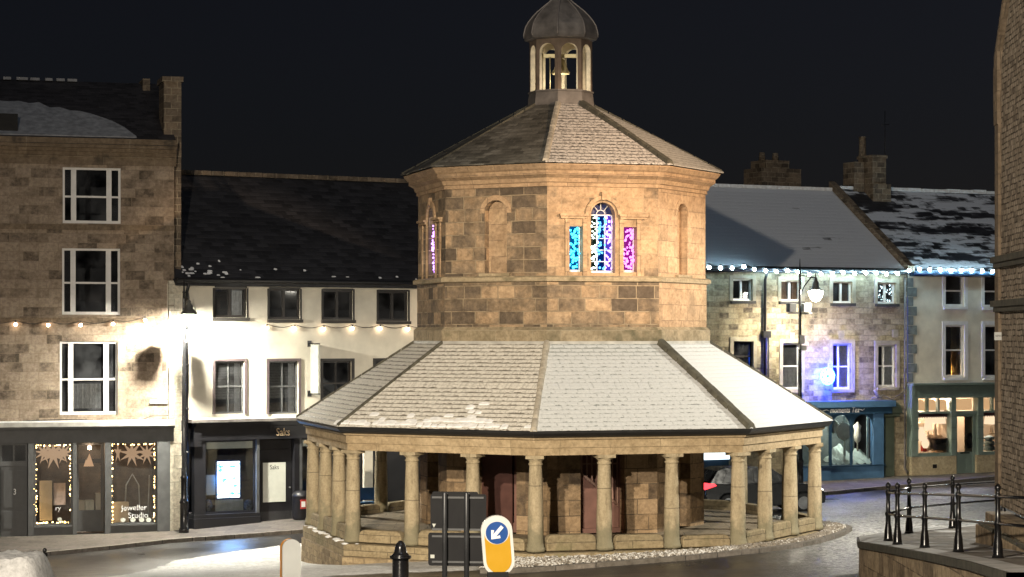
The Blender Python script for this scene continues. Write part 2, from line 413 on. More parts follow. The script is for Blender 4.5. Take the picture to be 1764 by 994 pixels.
M['lintel'] = stone('lintel_stone', [(.42,.33,.21),(.5,.4,.26)], w=1.3, h=2, patch=.15, bump=.35, mortar=.006, mcol=(.2,.16,.1), stain=((.25,.19,.11), .5))
M['core'] = stone('core_stone', [(.12,.09,.065),(.26,.19,.12),(.40,.29,.18),(.42,.31,.2)], w=.62, h=.4, patch=.35, bump=.7, mortar=.012, mcol=(.13,.1,.07))
M['rubble'] = stone('rubble_plinth', [(.2,.155,.1),(.34,.27,.17),(.44,.35,.22),(.4,.32,.2)], w=.34, h=.17, patch=.2, bump=1, mortar=.016, mcol=(.22,.17,.11), warp=.05)
M['block'] = stone('mossy_block', [(.3,.25,.16),(.4,.33,.21)], w=1.6, h=.2, patch=.3, bump=.9, mortar=.008, mcol=(.12,.1,.07), stain=((.16,.15,.08), .6))
M['townstone'] = stone('townhouse_stone', [(.10,.08,.06),(.24,.19,.145),(.33,.265,.205),(.35,.285,.22),(.37,.30,.23)], w=.6, h=.29, patch=.12, bump=.5, mortar=.008, mcol=(.22,.17,.12), squash=.8)
M['townband'] = stone('townhouse_band', [(.17,.13,.09),(.26,.2,.14)], w=1.6, h=2, patch=.4, bump=.5, mortar=.006, stain=((.05,.042,.033), .9))
M['rightstone'] = stone('coursed_yellow_stone', [(.12,.10,.075),(.3,.255,.17),(.40,.345,.235),(.44,.385,.27)], w=.42, h=.21, patch=.25, bump=.9, mortar=.012, mcol=(.24,.2,.14), warp=.03)
M['church'] = stone('church_rubble_courses', [(.18,.15,.12),(.38,.32,.25),(.5,.425,.335),(.54,.46,.37)], w=.21, h=.105, patch=.2, bump=1.3, mortar=.014, mcol=(.07,.052,.036), warp=.03)
M['churchq'] = stone('church_quoin', [(.2,.155,.11),(.3,.235,.165)], w=1.3, h=.4, patch=.3, bump=.6, mortar=.008, mcol=(.1,.08,.06))
M['platwall'] = stone('platform_wall_stone', [(.22,.17,.115),(.46,.36,.24),(.56,.45,.3)], w=.4, h=.42, patch=.3, bump=.9, mortar=.012, mcol=(.13,.1,.07), stain=((.1,.075,.045), .7))
M['render_cream'] = paint('cream_render', (.66, .62, .52), .85, var=.2, scale=1.4, bump=.3)
M['render_white'] = paint('off_white_render', (.66, .62, .52), .85, var=.20, scale=1.3, bump=.35)
M['quoin_white'] = stone('painted_quoins', [(.6,.57,.47),(.68,.64,.54)], w=2, h=.42, patch=.1, bump=.6, mortar=.014, mcol=(.4,.37,.3))
M['roof_left'] = slate('dark_wet_slates', cov=.03, slatec=(.035,.033,.036), nscale=2.5)
M['roof_left2'] = slate('dark_slates_snow_flecks', cov=.02, slatec=(.028,.028,.032), nscale=3, w=.4, h=.22)
M['roof_r1'] = slate('snowy_slates_smooth', cov=.80, edge=.25, slatec=(.03,.03,.035), nscale=1.1, nstretch=.22, soft=.05, grain=.15, snowc=(.7,.73,.78), h=.26, w=.4)
M['roof_r2'] = slate('snowy_slates_patchy', cov=.50, edge=.4, slatec=(.03,.03,.035), nscale=1.5, nstretch=.22, soft=.05, grain=.15, snowc=(.7,.73,.78), h=.26, w=.4)
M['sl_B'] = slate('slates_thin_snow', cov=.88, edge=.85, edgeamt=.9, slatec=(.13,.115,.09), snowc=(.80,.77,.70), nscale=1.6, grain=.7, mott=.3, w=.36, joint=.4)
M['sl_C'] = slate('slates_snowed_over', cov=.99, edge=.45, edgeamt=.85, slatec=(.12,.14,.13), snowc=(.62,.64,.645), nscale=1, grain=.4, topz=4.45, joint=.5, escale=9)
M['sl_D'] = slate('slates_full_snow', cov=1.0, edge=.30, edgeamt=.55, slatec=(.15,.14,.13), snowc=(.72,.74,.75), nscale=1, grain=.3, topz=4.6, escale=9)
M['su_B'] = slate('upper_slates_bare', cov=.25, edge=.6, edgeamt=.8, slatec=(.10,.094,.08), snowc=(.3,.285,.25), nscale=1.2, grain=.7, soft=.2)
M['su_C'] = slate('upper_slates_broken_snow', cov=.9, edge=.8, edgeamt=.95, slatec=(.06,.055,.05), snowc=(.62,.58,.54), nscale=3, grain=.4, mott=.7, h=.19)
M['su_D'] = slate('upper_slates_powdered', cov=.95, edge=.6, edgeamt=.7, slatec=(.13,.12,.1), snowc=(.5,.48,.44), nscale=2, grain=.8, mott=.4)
M['hip_dark'] = paint('mossy_hip_stone', (.085, .08, .06), .9, var=.5, scale=5, bump=.6)
M['hip_pale'] = paint('snowy_hip_stone', (.42, .38, .31), .9, var=.4, scale=5, bump=.6)
M['lead'] = paint('dull_lead', (.17, .155, .145), .6, .15, var=.45, scale=3, bump=.2)
M['lead_pale'] = paint('pale_lead_flashing', (.42, .41, .38), .6, .0, var=.3, scale=3)
M['lantern'] = paint('brown_weathered_lantern', (.17, .125, .09), .75, var=.4, scale=4, bump=.4)
M['lantern_in'] = paint('pale_lantern_reveals', (.66, .60, .48), .8, var=.25, scale=5, bump=.3)
M['soffit'] = paint('dark_soffit_boards', (.055, .042, .03), .85, var=.3, scale=4)
M['flags'] = stone('worn_floor_flags', [(.22,.19,.14),(.32,.27,.2)], w=.9, h=.6, patch=.3, bump=.5, mcol=(.1,.09,.07))
M['pink'] = paint('pink_plaster', (.20, .105, .085), .8, var=.25, scale=3, bump=.1)
M['maroon'] = paint('maroon_painted_door', (.10, .042, .034), .6, var=.3, scale=3)
M['iron'] = paint('black_iron', (.012, .012, .013), .38, .0, var=.3, scale=8)
M['hoodgrey'] = paint('grey_lamp_hood', (.10, .098, .09), .5, var=.25, scale=6)
M['iron_wet'] = paint('wet_black_gloss_iron', (.008, .008, .009), .22, .0, var=.3, scale=8, spec=.6)
M['white'] = paint('white_gloss_paint', (.74, .74, .72), .4, var=.08, scale=4)
M['whitewin'] = paint('white_window_paint', (.70, .69, .67), .45, var=.10, scale=4)
M['blackpaint'] = paint('black_shopfront_paint', (.012, .012, .015), .45, var=.3, scale=3)
M['greypaint'] = paint('charcoal_shopfront_paint', (.06, .062, .064), .5, var=.25, scale=3)
M['greyframe'] = paint('grey_joinery', (.085, .088, .09), .5, var=.25, scale=4)
M['plum'] = paint('dusky_plum_stone_paint', (.10, .075, .078), .6, var=.2, scale=4)
M['darkwin'] = paint('dark_brown_joinery', (.018, .014, .012), .5, var=.3, scale=4)
M['blue'] = paint('teal_blue_shop_paint', (.06, .135, .245), .4, var=.18, scale=3)
M['bluedark'] = paint('deep_blue_shop_paint', (.016, .045, .085), .4, var=.2, scale=3)
M['sage'] = paint('sage_green_shop_paint', (.16, .215, .19), .5, var=.15, scale=3)
M['sage_in'] = paint('sage_green_panel_paint', (.13, .175, .155), .5, var=.15, scale=3)
M['greendoor'] = paint('dull_green_door_paint', (.09, .115, .085), .5, var=.2, scale=3)
M['trimstone'] = paint('dressed_window_surround', (.36, .32, .24), .85, var=.3, scale=4, bump=.4)
M['darksill'] = paint('dark_stone_sill', (.06, .055, .05), .8, var=.3, scale=4)
M['shadesnow'] = paint('shade_tinted_snow', (.30, .31, .33), .85, var=.35, scale=5, bump=.5)  # snow darkened in colour for the weak light on the left roof
M['snow'] = paint('lying_snow', (.82, .83, .84), .8, var=.18, scale=7, bump=.6)
M['gutter'] = paint('black_gutter', (.012, .012, .013), .5, var=.2, scale=5)
M['glass'] = glass('window_glass')
M['shopglass'] = glass('clean_shop_glass', dust=.03)
M['glass_dark'] = glass('dim_window_glass', (.7, .73, .75), .07, .03)
M['room'] = paint('unlit_room', (.06, .06, .065), .9, var=.2, scale=2)
M['roomwarm'] = paint('lit_shop_walls', (.5, .42, .33), .9, var=.2, scale=2)
M['curtain'] = paint('pale_net_curtain', (.75, .75, .76), .9, var=.25, scale=10)
M['browncurtain'] = paint('brown_curtain', (.22, .12, .06), .9, var=.25, scale=10)
M['paper'] = paint('buff_card', (.55, .45, .33), .9, var=.12, scale=4)
M['whitecard'] = paint('white_card', (.6, .62, .56), .8, var=.08, scale=4)
M['gold'] = paint('pale_gold_letters', (.55, .42, .27), .4, .2, var=.1)
M['letter_white'] = paint('white_letters', (.8, .8, .8), .5, var=.05)
M['letter_black'] = paint('black_letters', (.012, .012, .012), .5, var=.05)
M['signyellow'] = paint('reflective_yellow', (.52, .285, .008), .35, var=.06, scale=3)
M['signwhite'] = paint('reflective_white', (.62, .62, .59), .35, var=.08, scale=3)
M['signblue'] = paint('reflective_blue', (.014, .07, .27), .3, var=.06, scale=3)
M['signgrey'] = paint('grey_bollard_plastic', (.46, .475, .455), .45, var=.10, scale=3)
M['signback'] = paint('black_sign_backing', (.008, .008, .009), .6, var=.3, scale=4, spec=.25)
M['lampglow'] = emit('lamp_globe_glow', (1, .95, .80), 9000)
M['lampglow_r'] = emit('lamp_globe_cool_glow', (1, .91, .72), 2900)
M['bulb_warm'] = emit('warm_bulb', (1, .74, .5), 24)
M['bulb_cool'] = emit('cool_bulb', (.55, .85, 1), 130)
M['fairy'] = emit('fairy_bulb', (1, .62, .22), 22)
M['screen'] = None
M['cyan'] = emit('cyan_bulb', (.06, .66, 1), 4.5); M['magenta'] = emit('magenta_bulb', (1, .22, .95), 3.4)
M['bwhite'] = emit('white_bulb', (.86, 1, .86), 4.5); M['bblue'] = emit('blue_bulb', (.1, .42, 1), 4); M['violet'] = emit('violet_bulb', (.62, .3, 1), 4)
M['pcyan'] = emit('cyan_lit_pane', (.0, .2, .62), .55); M['pmag'] = emit('magenta_lit_pane', (.5, .02, .42), .62)
M['pblue'] = emit('blue_lit_pane', (.0, .035, .32), .5); M['pviolet'] = emit('violet_lit_pane', (.13, .08, .8), .8); M['pgreen'] = emit('green_dark_pane', (.02, .05, .03), .4)
M['flake'] = emit('icy_blue_tube', (.16, .74, 1), 9.0)
M['tail'] = emit('red_tail_lamp', (1, .04, .05), 4); M['head'] = emit('white_head_lamp', (1, .97, .92), 9)
M['carpaint'] = paint('black_car_paint', (.008, .009, .011), .2, .0, var=.1, spec=.7)
M['tyre'] = paint('tyre_rubber', (.012, .012, .012), .8)
M['steel'] = paint('dull_steel', (.35, .36, .37), .35, .8)
M['lampshade'] = emit('lit_lampshade', (1, .70, .45), 1.5)
M['warmpane'] = emit('warm_lit_leaded_light', (1, .58, .28), .85)
M['signlit'] = emit('cold_lit_shop_sign', (.75, .93, 1), 2.2)
M['creamobj'] = paint('cream_upholstery', (.66, .54, .42), .85, var=.15)
M['darkobj'] = paint('dark_wood', (.07, .035, .02), .5, var=.2)
M['redobj'] = paint('red_fabric', (.4, .04, .03), .8)
M['stonechim'] = stone('chimney_stone', [(.08,.065,.05),(.2,.16,.12),(.28,.22,.16)], w=.4, h=.22, patch=.3, bump=.6)
M['orange'] = paint('orange_bollard_side', (.85, .36, .04), .4, var=.06)

# ------------------------------------------------------------------ ground, pavements, island
def inpoly(x, y, poly):
    c = False; j = len(poly)-1
    for i in range(len(poly)):
        xi, yi = poly[i]; xj, yj = poly[j]
        if (yi > y) != (yj > y) and x < (xj-xi)*(y-yi)/(yj-yi)+xi: c = not c
        j = i
    return c
def dseg(x, y, poly):
    b = 1e9
    for (ax, ay), (bx, by) in zip(poly, poly[1:]+poly[:1]):
        dx, dy = bx-ax, by-ay; t = max(0, min(1, ((x-ax)*dx+(y-ay)*dy)/(dx*dx+dy*dy+1e-9)))
        b = min(b, math.hypot(x-ax-t*dx, y-ay-t*dy))
    return b
SNOWP = [gp(190, 993), gp(300, 966), gp(400, 951), gp(528, 934), (-4.0, 58.5), (0, 56), gp(905, 962), gp(880, 973), gp(800, 984), gp(690, 986), gp(560, 992)]
SNOWP += [(-3.0, 44.0), (-4.5, 40), (-9, 40), (-10, 47)]
SLUSHP = [gp(1395, 905), gp(1480, 868), gp(1600, 848), gp(1700, 838), (14, 66), (10, 46), (7.2, 42), (6.0, 46), gp(1400, 990), gp(1395, 940)]
m, nt, out = newmat('wet_asphalt')
tc = N(nt, 'ShaderNodeTexCoord'); ob = tc.outputs['Object']
a1 = N(nt, 'ShaderNodeAttribute', attribute_name='snow'); a2 = N(nt, 'ShaderNodeAttribute', attribute_name='slush')
big = noise(nt, ob, .35, 5, .6); mid = noise(nt, ob, 2.2, 6, .65); fine = noise(nt, ob, 22, 4, .7); grit = noise(nt, ob, 9, 5, .75)
asp = ramp(nt, fine, [(.3, (.007, .0066, .007, 1)), (.7, (.021, .0195, .0195, 1))])
asp = mixc(nt, sstep(nt, big, .4, .7), asp.outputs[0], (.019, .0175, .0175, 1))
sn = mth(nt, 'MULTIPLY', sstep(nt, mth(nt, 'ADD', a1.outputs['Fac'], mth(nt, 'MULTIPLY', mth(nt, 'SUBTRACT', mid, .5), .9)), .42, .58), 1)
sn = mth(nt, 'MULTIPLY', sn, sstep(nt, mth(nt, 'ADD', grit, mth(nt, 'MULTIPLY', a1.outputs['Fac'], .25)), .38, .62))
sl = mth(nt, 'MULTIPLY', mth(nt, 'MULTIPLY', sstep(nt, grit, .36, .56), sstep(nt, mid, .18, .5)), mth(nt, 'MULTIPLY', a2.outputs['Fac'], .95))
sl = mth(nt, 'MAXIMUM', sl, mth(nt, 'MULTIPLY', mth(nt, 'MULTIPLY', sstep(nt, grit, .5, .66), sstep(nt, big, .42, .62)), .16))
tot = mth(nt, 'MAXIMUM', sn, sl)
snc = ramp(nt, mid, [(.25, (.5, .5, .49, 1)), (.7, (.82, .82, .8, 1))])
cc = mixc(nt, tot, asp, mixc(nt, .75, snc.outputs[0], ramp(nt, grit, [(.3, (.35, .34, .33, 1)), (.6, (1, 1, 1, 1))]).outputs[0], 'MULTIPLY'))
b = N(nt, 'ShaderNodeBsdfPrincipled'); L(nt, cc, b.inputs['Base Color'])
ro = mth(nt, 'MULTIPLY_ADD', big, .5); ro.node.inputs[2].default_value = .10
ro = mth(nt, 'ADD', ro, mth(nt, 'MULTIPLY', tot, .4), clamp=True); L(nt, ro, b.inputs['Roughness'])
b.inputs['Specular IOR Level'].default_value = .5
bp = N(nt, 'ShaderNodeBump'); bp.inputs['Strength'].default_value = .7; bp.inputs['Distance'].default_value = .02
L(nt, mth(nt, 'ADD', mth(nt, 'MULTIPLY', fine, .35), mth(nt, 'ADD', mth(nt, 'MULTIPLY', tot, 1.6), mth(nt, 'MULTIPLY', grit, .5))), bp.inputs['Height']); L(nt, bp.outputs[0], b.inputs['Normal'])
L(nt, b.outputs[0], out.inputs[0]); M['asphalt'] = m

xs = [-300, -180, -110, -70, -45]+[-30+.5*i for i in range(121)]+[45, 70, 110, 180, 300]
ys = [-60, -30, -15, -6, 0, 6, 12, 17]+[21+.5*i for i in range(147)]+[98, 105, 120, 150, 200, 300, 500]
X, Y = np.meshgrid(xs, ys); Z = np.clip(gzv(X, Y), -10, 3)
vv = np.stack([X.ravel(), Y.ravel(), Z.ravel()], 1); nx = len(xs)
ff = [[j*nx+i, j*nx+i+1, (j+1)*nx+i+1, (j+1)*nx+i] for j in range(len(ys)-1) for i in range(nx-1)]
me = bpy.data.meshes.new('road'); me.from_pydata(vv.tolist(), [], ff); me.materials.append(M['asphalt'])
for nm, poly, soft in (('snow', SNOWP, .9), ('slush', SLUSHP, 3.0)):
    at_ = me.attributes.new(nm, 'FLOAT', 'POINT')
    vals = np.zeros(len(vv), np.float32)
    for i, (x, y, z) in enumerate(vv):
        if -16 < x < 20 and 30 < y < 82:
            d = dseg(x, y, poly); ins = inpoly(x, y, poly)
            vals[i] = min(1, max(0, .5+(d if ins else -d)/soft))
    at_.data.foreach_set('value', vals)
me.polygons.foreach_set('use_smooth', [True]*len(ff))
road = bpy.data.objects.new('road', me); COL.objects.link(road); tag(road, kind='structure')

def strip(name, outer, inner, mat, dz=.12, kerbw=.14, kmat=None, n=40, sub=5):
    """a raised paved strip between two lines in plan, with a kerb along the outer one"""
    def samp(pl, t):
        d = [0]
        for a, b_ in zip(pl, pl[1:]): d.append(d[-1]+math.hypot(b_[0]-a[0], b_[1]-a[1]))
        q = t*d[-1]
        for i in range(len(pl)-1):
            if q <= d[i+1]+1e-9:
                u = (q-d[i])/(d[i+1]-d[i]+1e-9)
                return (pl[i][0]+(pl[i+1][0]-pl[i][0])*u, pl[i][1]+(pl[i+1][1]-pl[i][1])*u)
        return pl[-1]
    mb = MB(); kb = MB(); rows = []; kr = []
    for i in range(n+1):
        o = Vector(samp(outer, i/n)); q = Vector(samp(inner, i/n)); dd = (q-o); ln = dd.length
        k = o+dd*min(1, kerbw/max(ln, 1e-6))
        rows.append([k+(q-k)*(j/sub) for j in range(sub+1)]); kr.append((o, k))
    P = lambda v, h: (v.x, v.y, gz(v.x, v.y)+h)
    for a, b_ in zip(rows, rows[1:]):
        for j in range(sub): mb.face([P(a[j], dz-.004), P(b_[j], dz-.004), P(b_[j+1], dz-.004), P(a[j+1], dz-.004)])
    for i, (a, b_) in enumerate(zip(kr, kr[1:])):
        kb.face([P(a[0], dz), P(b_[0], dz), P(b_[1], dz), P(a[1], dz)])
        kb.face([P(a[0], -.1), P(b_[0], -.1), P(b_[0], dz), P(a[0], dz)])
    for f in mb.f+kb.f: f.reverse() if False else None
    o = mb.build(name, mat); tag(o, kind='structure')
    if kmat: tag(kb.build('kerb', kmat), kind='structure')
    return o
M['pavement'] = stone('damp_paving_slabs', [(.06,.052,.046),(.095,.082,.072),(.115,.10,.088)], w=.9, h=.6, patch=.3, bump=.3, mortar=.012, mcol=(.05,.045,.04))
M['kerb'] = stone('kerb_stones', [(.15,.14,.125),(.22,.2,.18)], w=.9, h=5, patch=.2, bump=.4, mortar=.012, mcol=(.03,.03,.03))
FL1 = Fac(0, 69, 300, 70.5, -6.4); FL2 = Fac(300, 70.5, 720, 75, -6.4); FR = Fac(1215, 82, 1560, 86, -5.7)
FL1.A2 = FL1.world(FL1.s_(-120), 0, 0)
pw = lambda F, px, off=-.02: F.world(F.s_(px), off, 0)[:2]
strip('pavement', [(-22, 61.5), gp(-60, 968), gp(80, 958), gp(300, 935), gp(523, 919), (-2, 71.5), (4, 75.3)], [pw(FL1, -260), pw(FL1, -60), pw(FL1, 80), pw(FL1, 296), pw(FL2, 523), pw(FL2, 760), pw(FL2, 980)], M['pavement'], kmat=M['kerb'])
strip('pavement', [(2.5, 76.4), (8.6, 78.2), gp(1390, 856), gp(1560, 840), gp(1715, 826), (24, 88), (40, 95)], [pw(FR, 1040), pw(FR, 1290), pw(FR, 1400), pw(FR, 1560), pw(FR, 1740), pw(FR, 1900), pw(FR, 2300)], M['pavement'], kmat=M['kerb'])

# ------------------------------------------------------------------ the octagonal market house
MX, MY, MZ, TH = 1.344, 60.888, -5.1, -.111
A8 = [TH+k*PI/4 for k in range(8)]
def oc(R, k, z): return (R*math.sin(TH+k*PI/4), -R*math.cos(TH+k*PI/4), z)
def ring(mb, prof, mi=0, ks=range(8), mis=None):
    """octagonal profile of (circumradius, height)"""
    for k in ks:
        for i, ((r0, z0), (r1, z1)) in enumerate(zip(prof, prof[1:])):
            mb.face([oc(r0, k, z0), oc(r0, k+1, z0), oc(r1, k+1, z1), oc(r1, k, z1)], mi if mis is None else mis[k])
    return mb
def faceT(R, k):
    am = TH+(k+.5)*PI/4; a = R*math.cos(PI/8)
    return lambda x, y, z: (math.sin(am)*(a-y)+math.cos(am)*x, -math.cos(am)*(a-y)+math.sin(am)*x, z)
MK = thing('market_house', 'two storey octagonal stone market house with colonnade, snowy roofs and lead domed lantern', 'market building', (MX, MY, MZ))
FW = lambda R: 2*R*math.sin(PI/8)
# podium
p = MB(); ring(p, [(7.30, -2.2), (7.26, -.58), (7.16, -.56)]); p.build('plinth', M['rubble'], MK, uvrot=True)
p = MB(); ring(p, [(7.22, -.56), (7.22, -.26), (6.62, -.22), (6.62, -.1)]); p.build('ledge', M['block'], MK, uvrot=True)
p = MB(); p.plan([oc(6.7, k, 0)[:2] for k in range(8)], -.3, -.10); p.build('floor', M['flags'], MK)
# snow on the ledge at the left corner
p = MB()
for k in (-2, -1.0):
    for i in range(46):
        if random.random() < .25: continue
        t = (i+random.random())/46; R_ = random.uniform(7.02, 7.2); q = oc(R_, k, 0); q2 = oc(R_, k+1, 0)
        if k == -1.0 and t > .06: continue
        c = (q[0]+(q2[0]-q[0])*t, q[1]+(q2[1]-q[1])*t, -.255); p.ball(c, random.uniform(.05, .13), 8, 4, sz=.3)
p.build('ledge_snow', M['snow'], MK)['kind'] = 'stuff'
# columns
prof = [(.235, -.22), (.235, -.12), (.215, -.11), (.22, -.05), (.20, -.02), (.197, .1), (.192, .7), (.178, 1.3), (.158, 1.86), (.158, 1.89), (.18, 1.90), (.18, 1.93), (.158, 1.94), (.158, 1.985), (.205, 2.03), (.215, 2.05)]
c0 = MB(); c0.lathe(prof, 0, 0, 20); c0.box(-.225, .225, -.225, .225, 2.05, 2.13)
proto = None
for k in range(8):
    for j in range(3):
        a, b_ = Vector(oc(6.93, k, 0)), Vector(oc(6.93, k+1, 0)); q = a+(b_-a)*(j/3)
        if proto is None: proto = o = c0.build('column', M['column'], MK)
        else:
            o = proto.copy(); COL.objects.link(o)
        o.location = q; o.rotation_euler = (0, 0, TH+(k+(.5 if j else 0))*PI/4)
# low stone blocks between the columns, round-ended
for k in range(8):
    for j in range(3):
        if k in (2, 3) and j == 1: continue
        a, b_ = Vector(oc(6.93, k, 0)), Vector(oc(6.93, k+1, 0))
        q = a+(b_-a)*((j+.5)/3); w = (b_-a).length/3-.50
        bl = MB(); T = faceT(6.93, k); x0 = (j-1)*(b_-a).length/3
        h = random.uniform(.30, .42); r = random.uniform(.12, .2)
        bl.T = lambda x, y, z, T=T, x0=x0: T(x+x0, y, z)
        pl = [(-w/2, -.22), (w/2, -.22)]+[(w/2-r+r*math.cos(t), -.22+h-r+r*math.sin(t)) for t in (0, .5, 1.0, PI/2)]+[(-w/2+r-r*math.cos(t), -.22+h-r+r*math.sin(t)) for t in (PI/2, 1.0, .5, 0)]
        bl.prism(pl, -.13, .13); o = bl.build('parapet_block', M['block'], MK, uvrot=True, bevel=.03)
# entablature, soffit, gutter
p = MB(); ring(p, [(6.62, 2.13), (7.10, 2.13), (7.10, 2.31), (7.14, 2.315), (7.14, 2.50), (7.20, 2.52), (7.22, 2.56), (7.0, 2.57)]); ring(p, [(6.62, 2.56), (6.62, 2.13)]); p.build('entablature', M['lintel'], MK, uvrot=True)
p = MB(); ring(p, [(7.0, 2.572), (3.0, 2.572)]); p.build('soffit', M['soffit'], MK)
p = MB(); ring(p, [(7.20, 2.572), (7.32, 2.60), (7.40, 2.68), (7.40, 2.725), (7.2, 2.74)]); p.build('gutter', M['gutter'], MK)
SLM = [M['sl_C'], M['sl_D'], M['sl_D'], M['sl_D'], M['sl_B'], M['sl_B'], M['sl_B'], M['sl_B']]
p = MB(); ring(p, [(7.43, 2.755), (5.8, 3.80), (4.06, 4.87)], mis=list(range(8))); ring(p, [(7.43, 2.742), (7.43, 2.755)], mis=list(range(8)))
p.build('lower_roof', SLM, MK, uvrot=True)
def hips(R0, z0, R1, z1, ws, name):
    for k in range(8):
        w, h, mt = ws(k); hb = MB()
        a, b_ = Vector(oc(R0, k, z0)), Vector(oc(R1, k, z1)); t = Vector((math.cos(A8[k]), math.sin(A8[k]), 0))
        n = 9; prev = None
        for i in range(n):
            q0 = a+(b_-a)*(i/n+.004); q1 = a+(b_-a)*((i+1)/n-.004); jw = w*random.uniform(.92, 1.08)
            up = Vector((0, 0, h)); dn = Vector((0, 0, -.05))
            pts = [q0-t*jw+dn, q0-t*jw*.6+up*.8, q0+up, q0+t*jw*.6+up*.8, q0+t*jw+dn]; pt2 = [x+(q1-q0) for x in pts]
            for c in range(4): hb.face([pts[c+1], pts[c], pt2[c], pt2[c+1]], 0)
            hb.face(pts, 0); hb.face(pt2[::-1], 0)
        hb.build(name, mt, MK)
hips(7.42, 2.77, 4.08, 4.88, lambda k: ((.15, .10, M['hip_dark']) if k == 1 else (.09, .07, M['hip_pale']) if k == 0 else (.06, .05, M['hip_dark'])), 'hip')
p = MB(); ring(p, [(4.12, 4.83), (4.09, 4.93), (4.04, 4.95)]); p.build('flashing', M['lead_pale'], MK)
# snow lumps along the lower left roof edge
p = MB(); T = faceT(7.43, 7); SLOPE = (3.80-2.755)/((7.43-5.8)*math.cos(PI/8))
rr = random.Random(11)
for row in range(12):
    for c_ in range(-13, 13):
        x = c_*.22+(row % 2)*.11; y = .06+row*.155
        d = math.exp(-((x-.75)/.85)**2)*math.exp(-row/2.6)*1.6+math.exp(-row/.8)*.75+.6*math.exp(-((x+1.5)/.9)**2)*math.exp(-row/1.6)-.12
        if rr.random() > d: continue
        w = rr.uniform(.16, .34); h = rr.uniform(.07, .15); t_ = rr.uniform(.015, .035); y += rr.uniform(-.03, .03)
        f = lambda a, b, e: T(x+a*w, y+b*h, 2.755+(y+b*h)*.643/1.0*1.0+e) 
        f = lambda a, b, e: (lambda q: (q[0], q[1], q[2]))(T(x+a*w, y+b*h, 2.755+(y+b*h)*SLOPE+e))
        lo_ = [(-.5, 0), (-.35, -.12), (.3, -.1), (.5, .05), (.48, .8), (.2, 1), (-.3, .95), (-.5, .7)]
        L0 = [f(a, b, .002) for a, b in lo_]; L1 = [f(a*.8, b*.8+.1, t_) for a, b in lo_]
        for i in range(8): j = (i+1) % 8; p.face([L0[i], L0[j], L1[j], L1[i]], 0, True)
        p.face(L1, 0, True)
p.build('roof_snow', M['snow'], MK)['kind'] = 'stuff'
# drum
DR = 3.97
p = MB(); ring(p, [(4.06, 4.9), (4.10, 4.91), (4.10, 5.2), (4.0, 5.28)]); p.build('base_course', M['band'], MK, uvrot=True)
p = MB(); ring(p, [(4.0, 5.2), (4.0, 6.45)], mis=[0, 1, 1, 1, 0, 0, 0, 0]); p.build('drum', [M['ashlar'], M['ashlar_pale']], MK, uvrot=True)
p = MB(); ring(p, [(4.0, 6.44), (4.12, 6.46), (4.12, 6.56), (4.06, 6.6), (3.9, 6.605)]); p.build('string_course', M['band'], MK, uvrot=True)
w2 = FW(DR)/2
VW = [(-.92, -.56, 6.70, 7.88), (-.33, .33, 6.68, 8.51, 8.18), (.56, .92, 6.70, 7.88)]
p = MB()
for k in range(8):
    p.T = faceT(DR, k)
    win = k % 2 == 0
    ops = VW if win else [(-.33, .33, 6.68, 8.58, 8.25)]
    p.wall(-w2, w2, 6.6, 8.95, ops, 0, .28 if win else .22, {0: 2, 1: 1}.get(k, 0))
    if not win:
        arc = arcpts(-.33, .33, 8.25, 8.58); p.face([(-.33, .22, 6.68), (.33, .22, 6.68)]+[(x, .22, z) for x, z in arc[::-1]], 1)
M['ashlar_mix'] = stone('half_cleaned_ashlar', [(.19,.143,.10),(.33,.237,.152),(.42,.295,.187),(.43,.305,.19),(.45,.32,.205)], w=.75, h=.36, patch=.25, bump=.4, mortar=.008, mcol=(.3,.23,.15), squash=.8)
p.build('upper_drum', [M['ashlar'], M['ashlar_pale'], M['ashlar_mix']], MK, uvrot=True)
p = MB(); ring(p, [(3.97, 8.9), (4.02, 8.91), (4.02, 9.0), (4.06, 9.02), (4.10, 9.12), (4.24, 9.2), (4.24, 9.30), (4.3, 9.34), (4.38, 9.44), (4.38, 9.47), (4.0, 9.48)]); p.build('cornice', M['ashlar_pale'], MK, uvrot=True)
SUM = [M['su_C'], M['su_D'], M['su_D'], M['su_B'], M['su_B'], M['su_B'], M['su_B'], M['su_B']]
p = MB(); ring(p, [(4.46, 9.485), (4.47, 9.515), (2.7, 10.46), (.9, 11.36)], mis=list(range(8))); p.build('upper_roof', SUM, MK, uvrot=True)
hips(4.44, 9.53, .92, 11.37, lambda k: ((.14, .10, M['hip_dark']) if k in (1,) else (.10, .06, M['hip_pale']) if k == 0 else (.05, .04, M['hip_dark'])), 'hip')
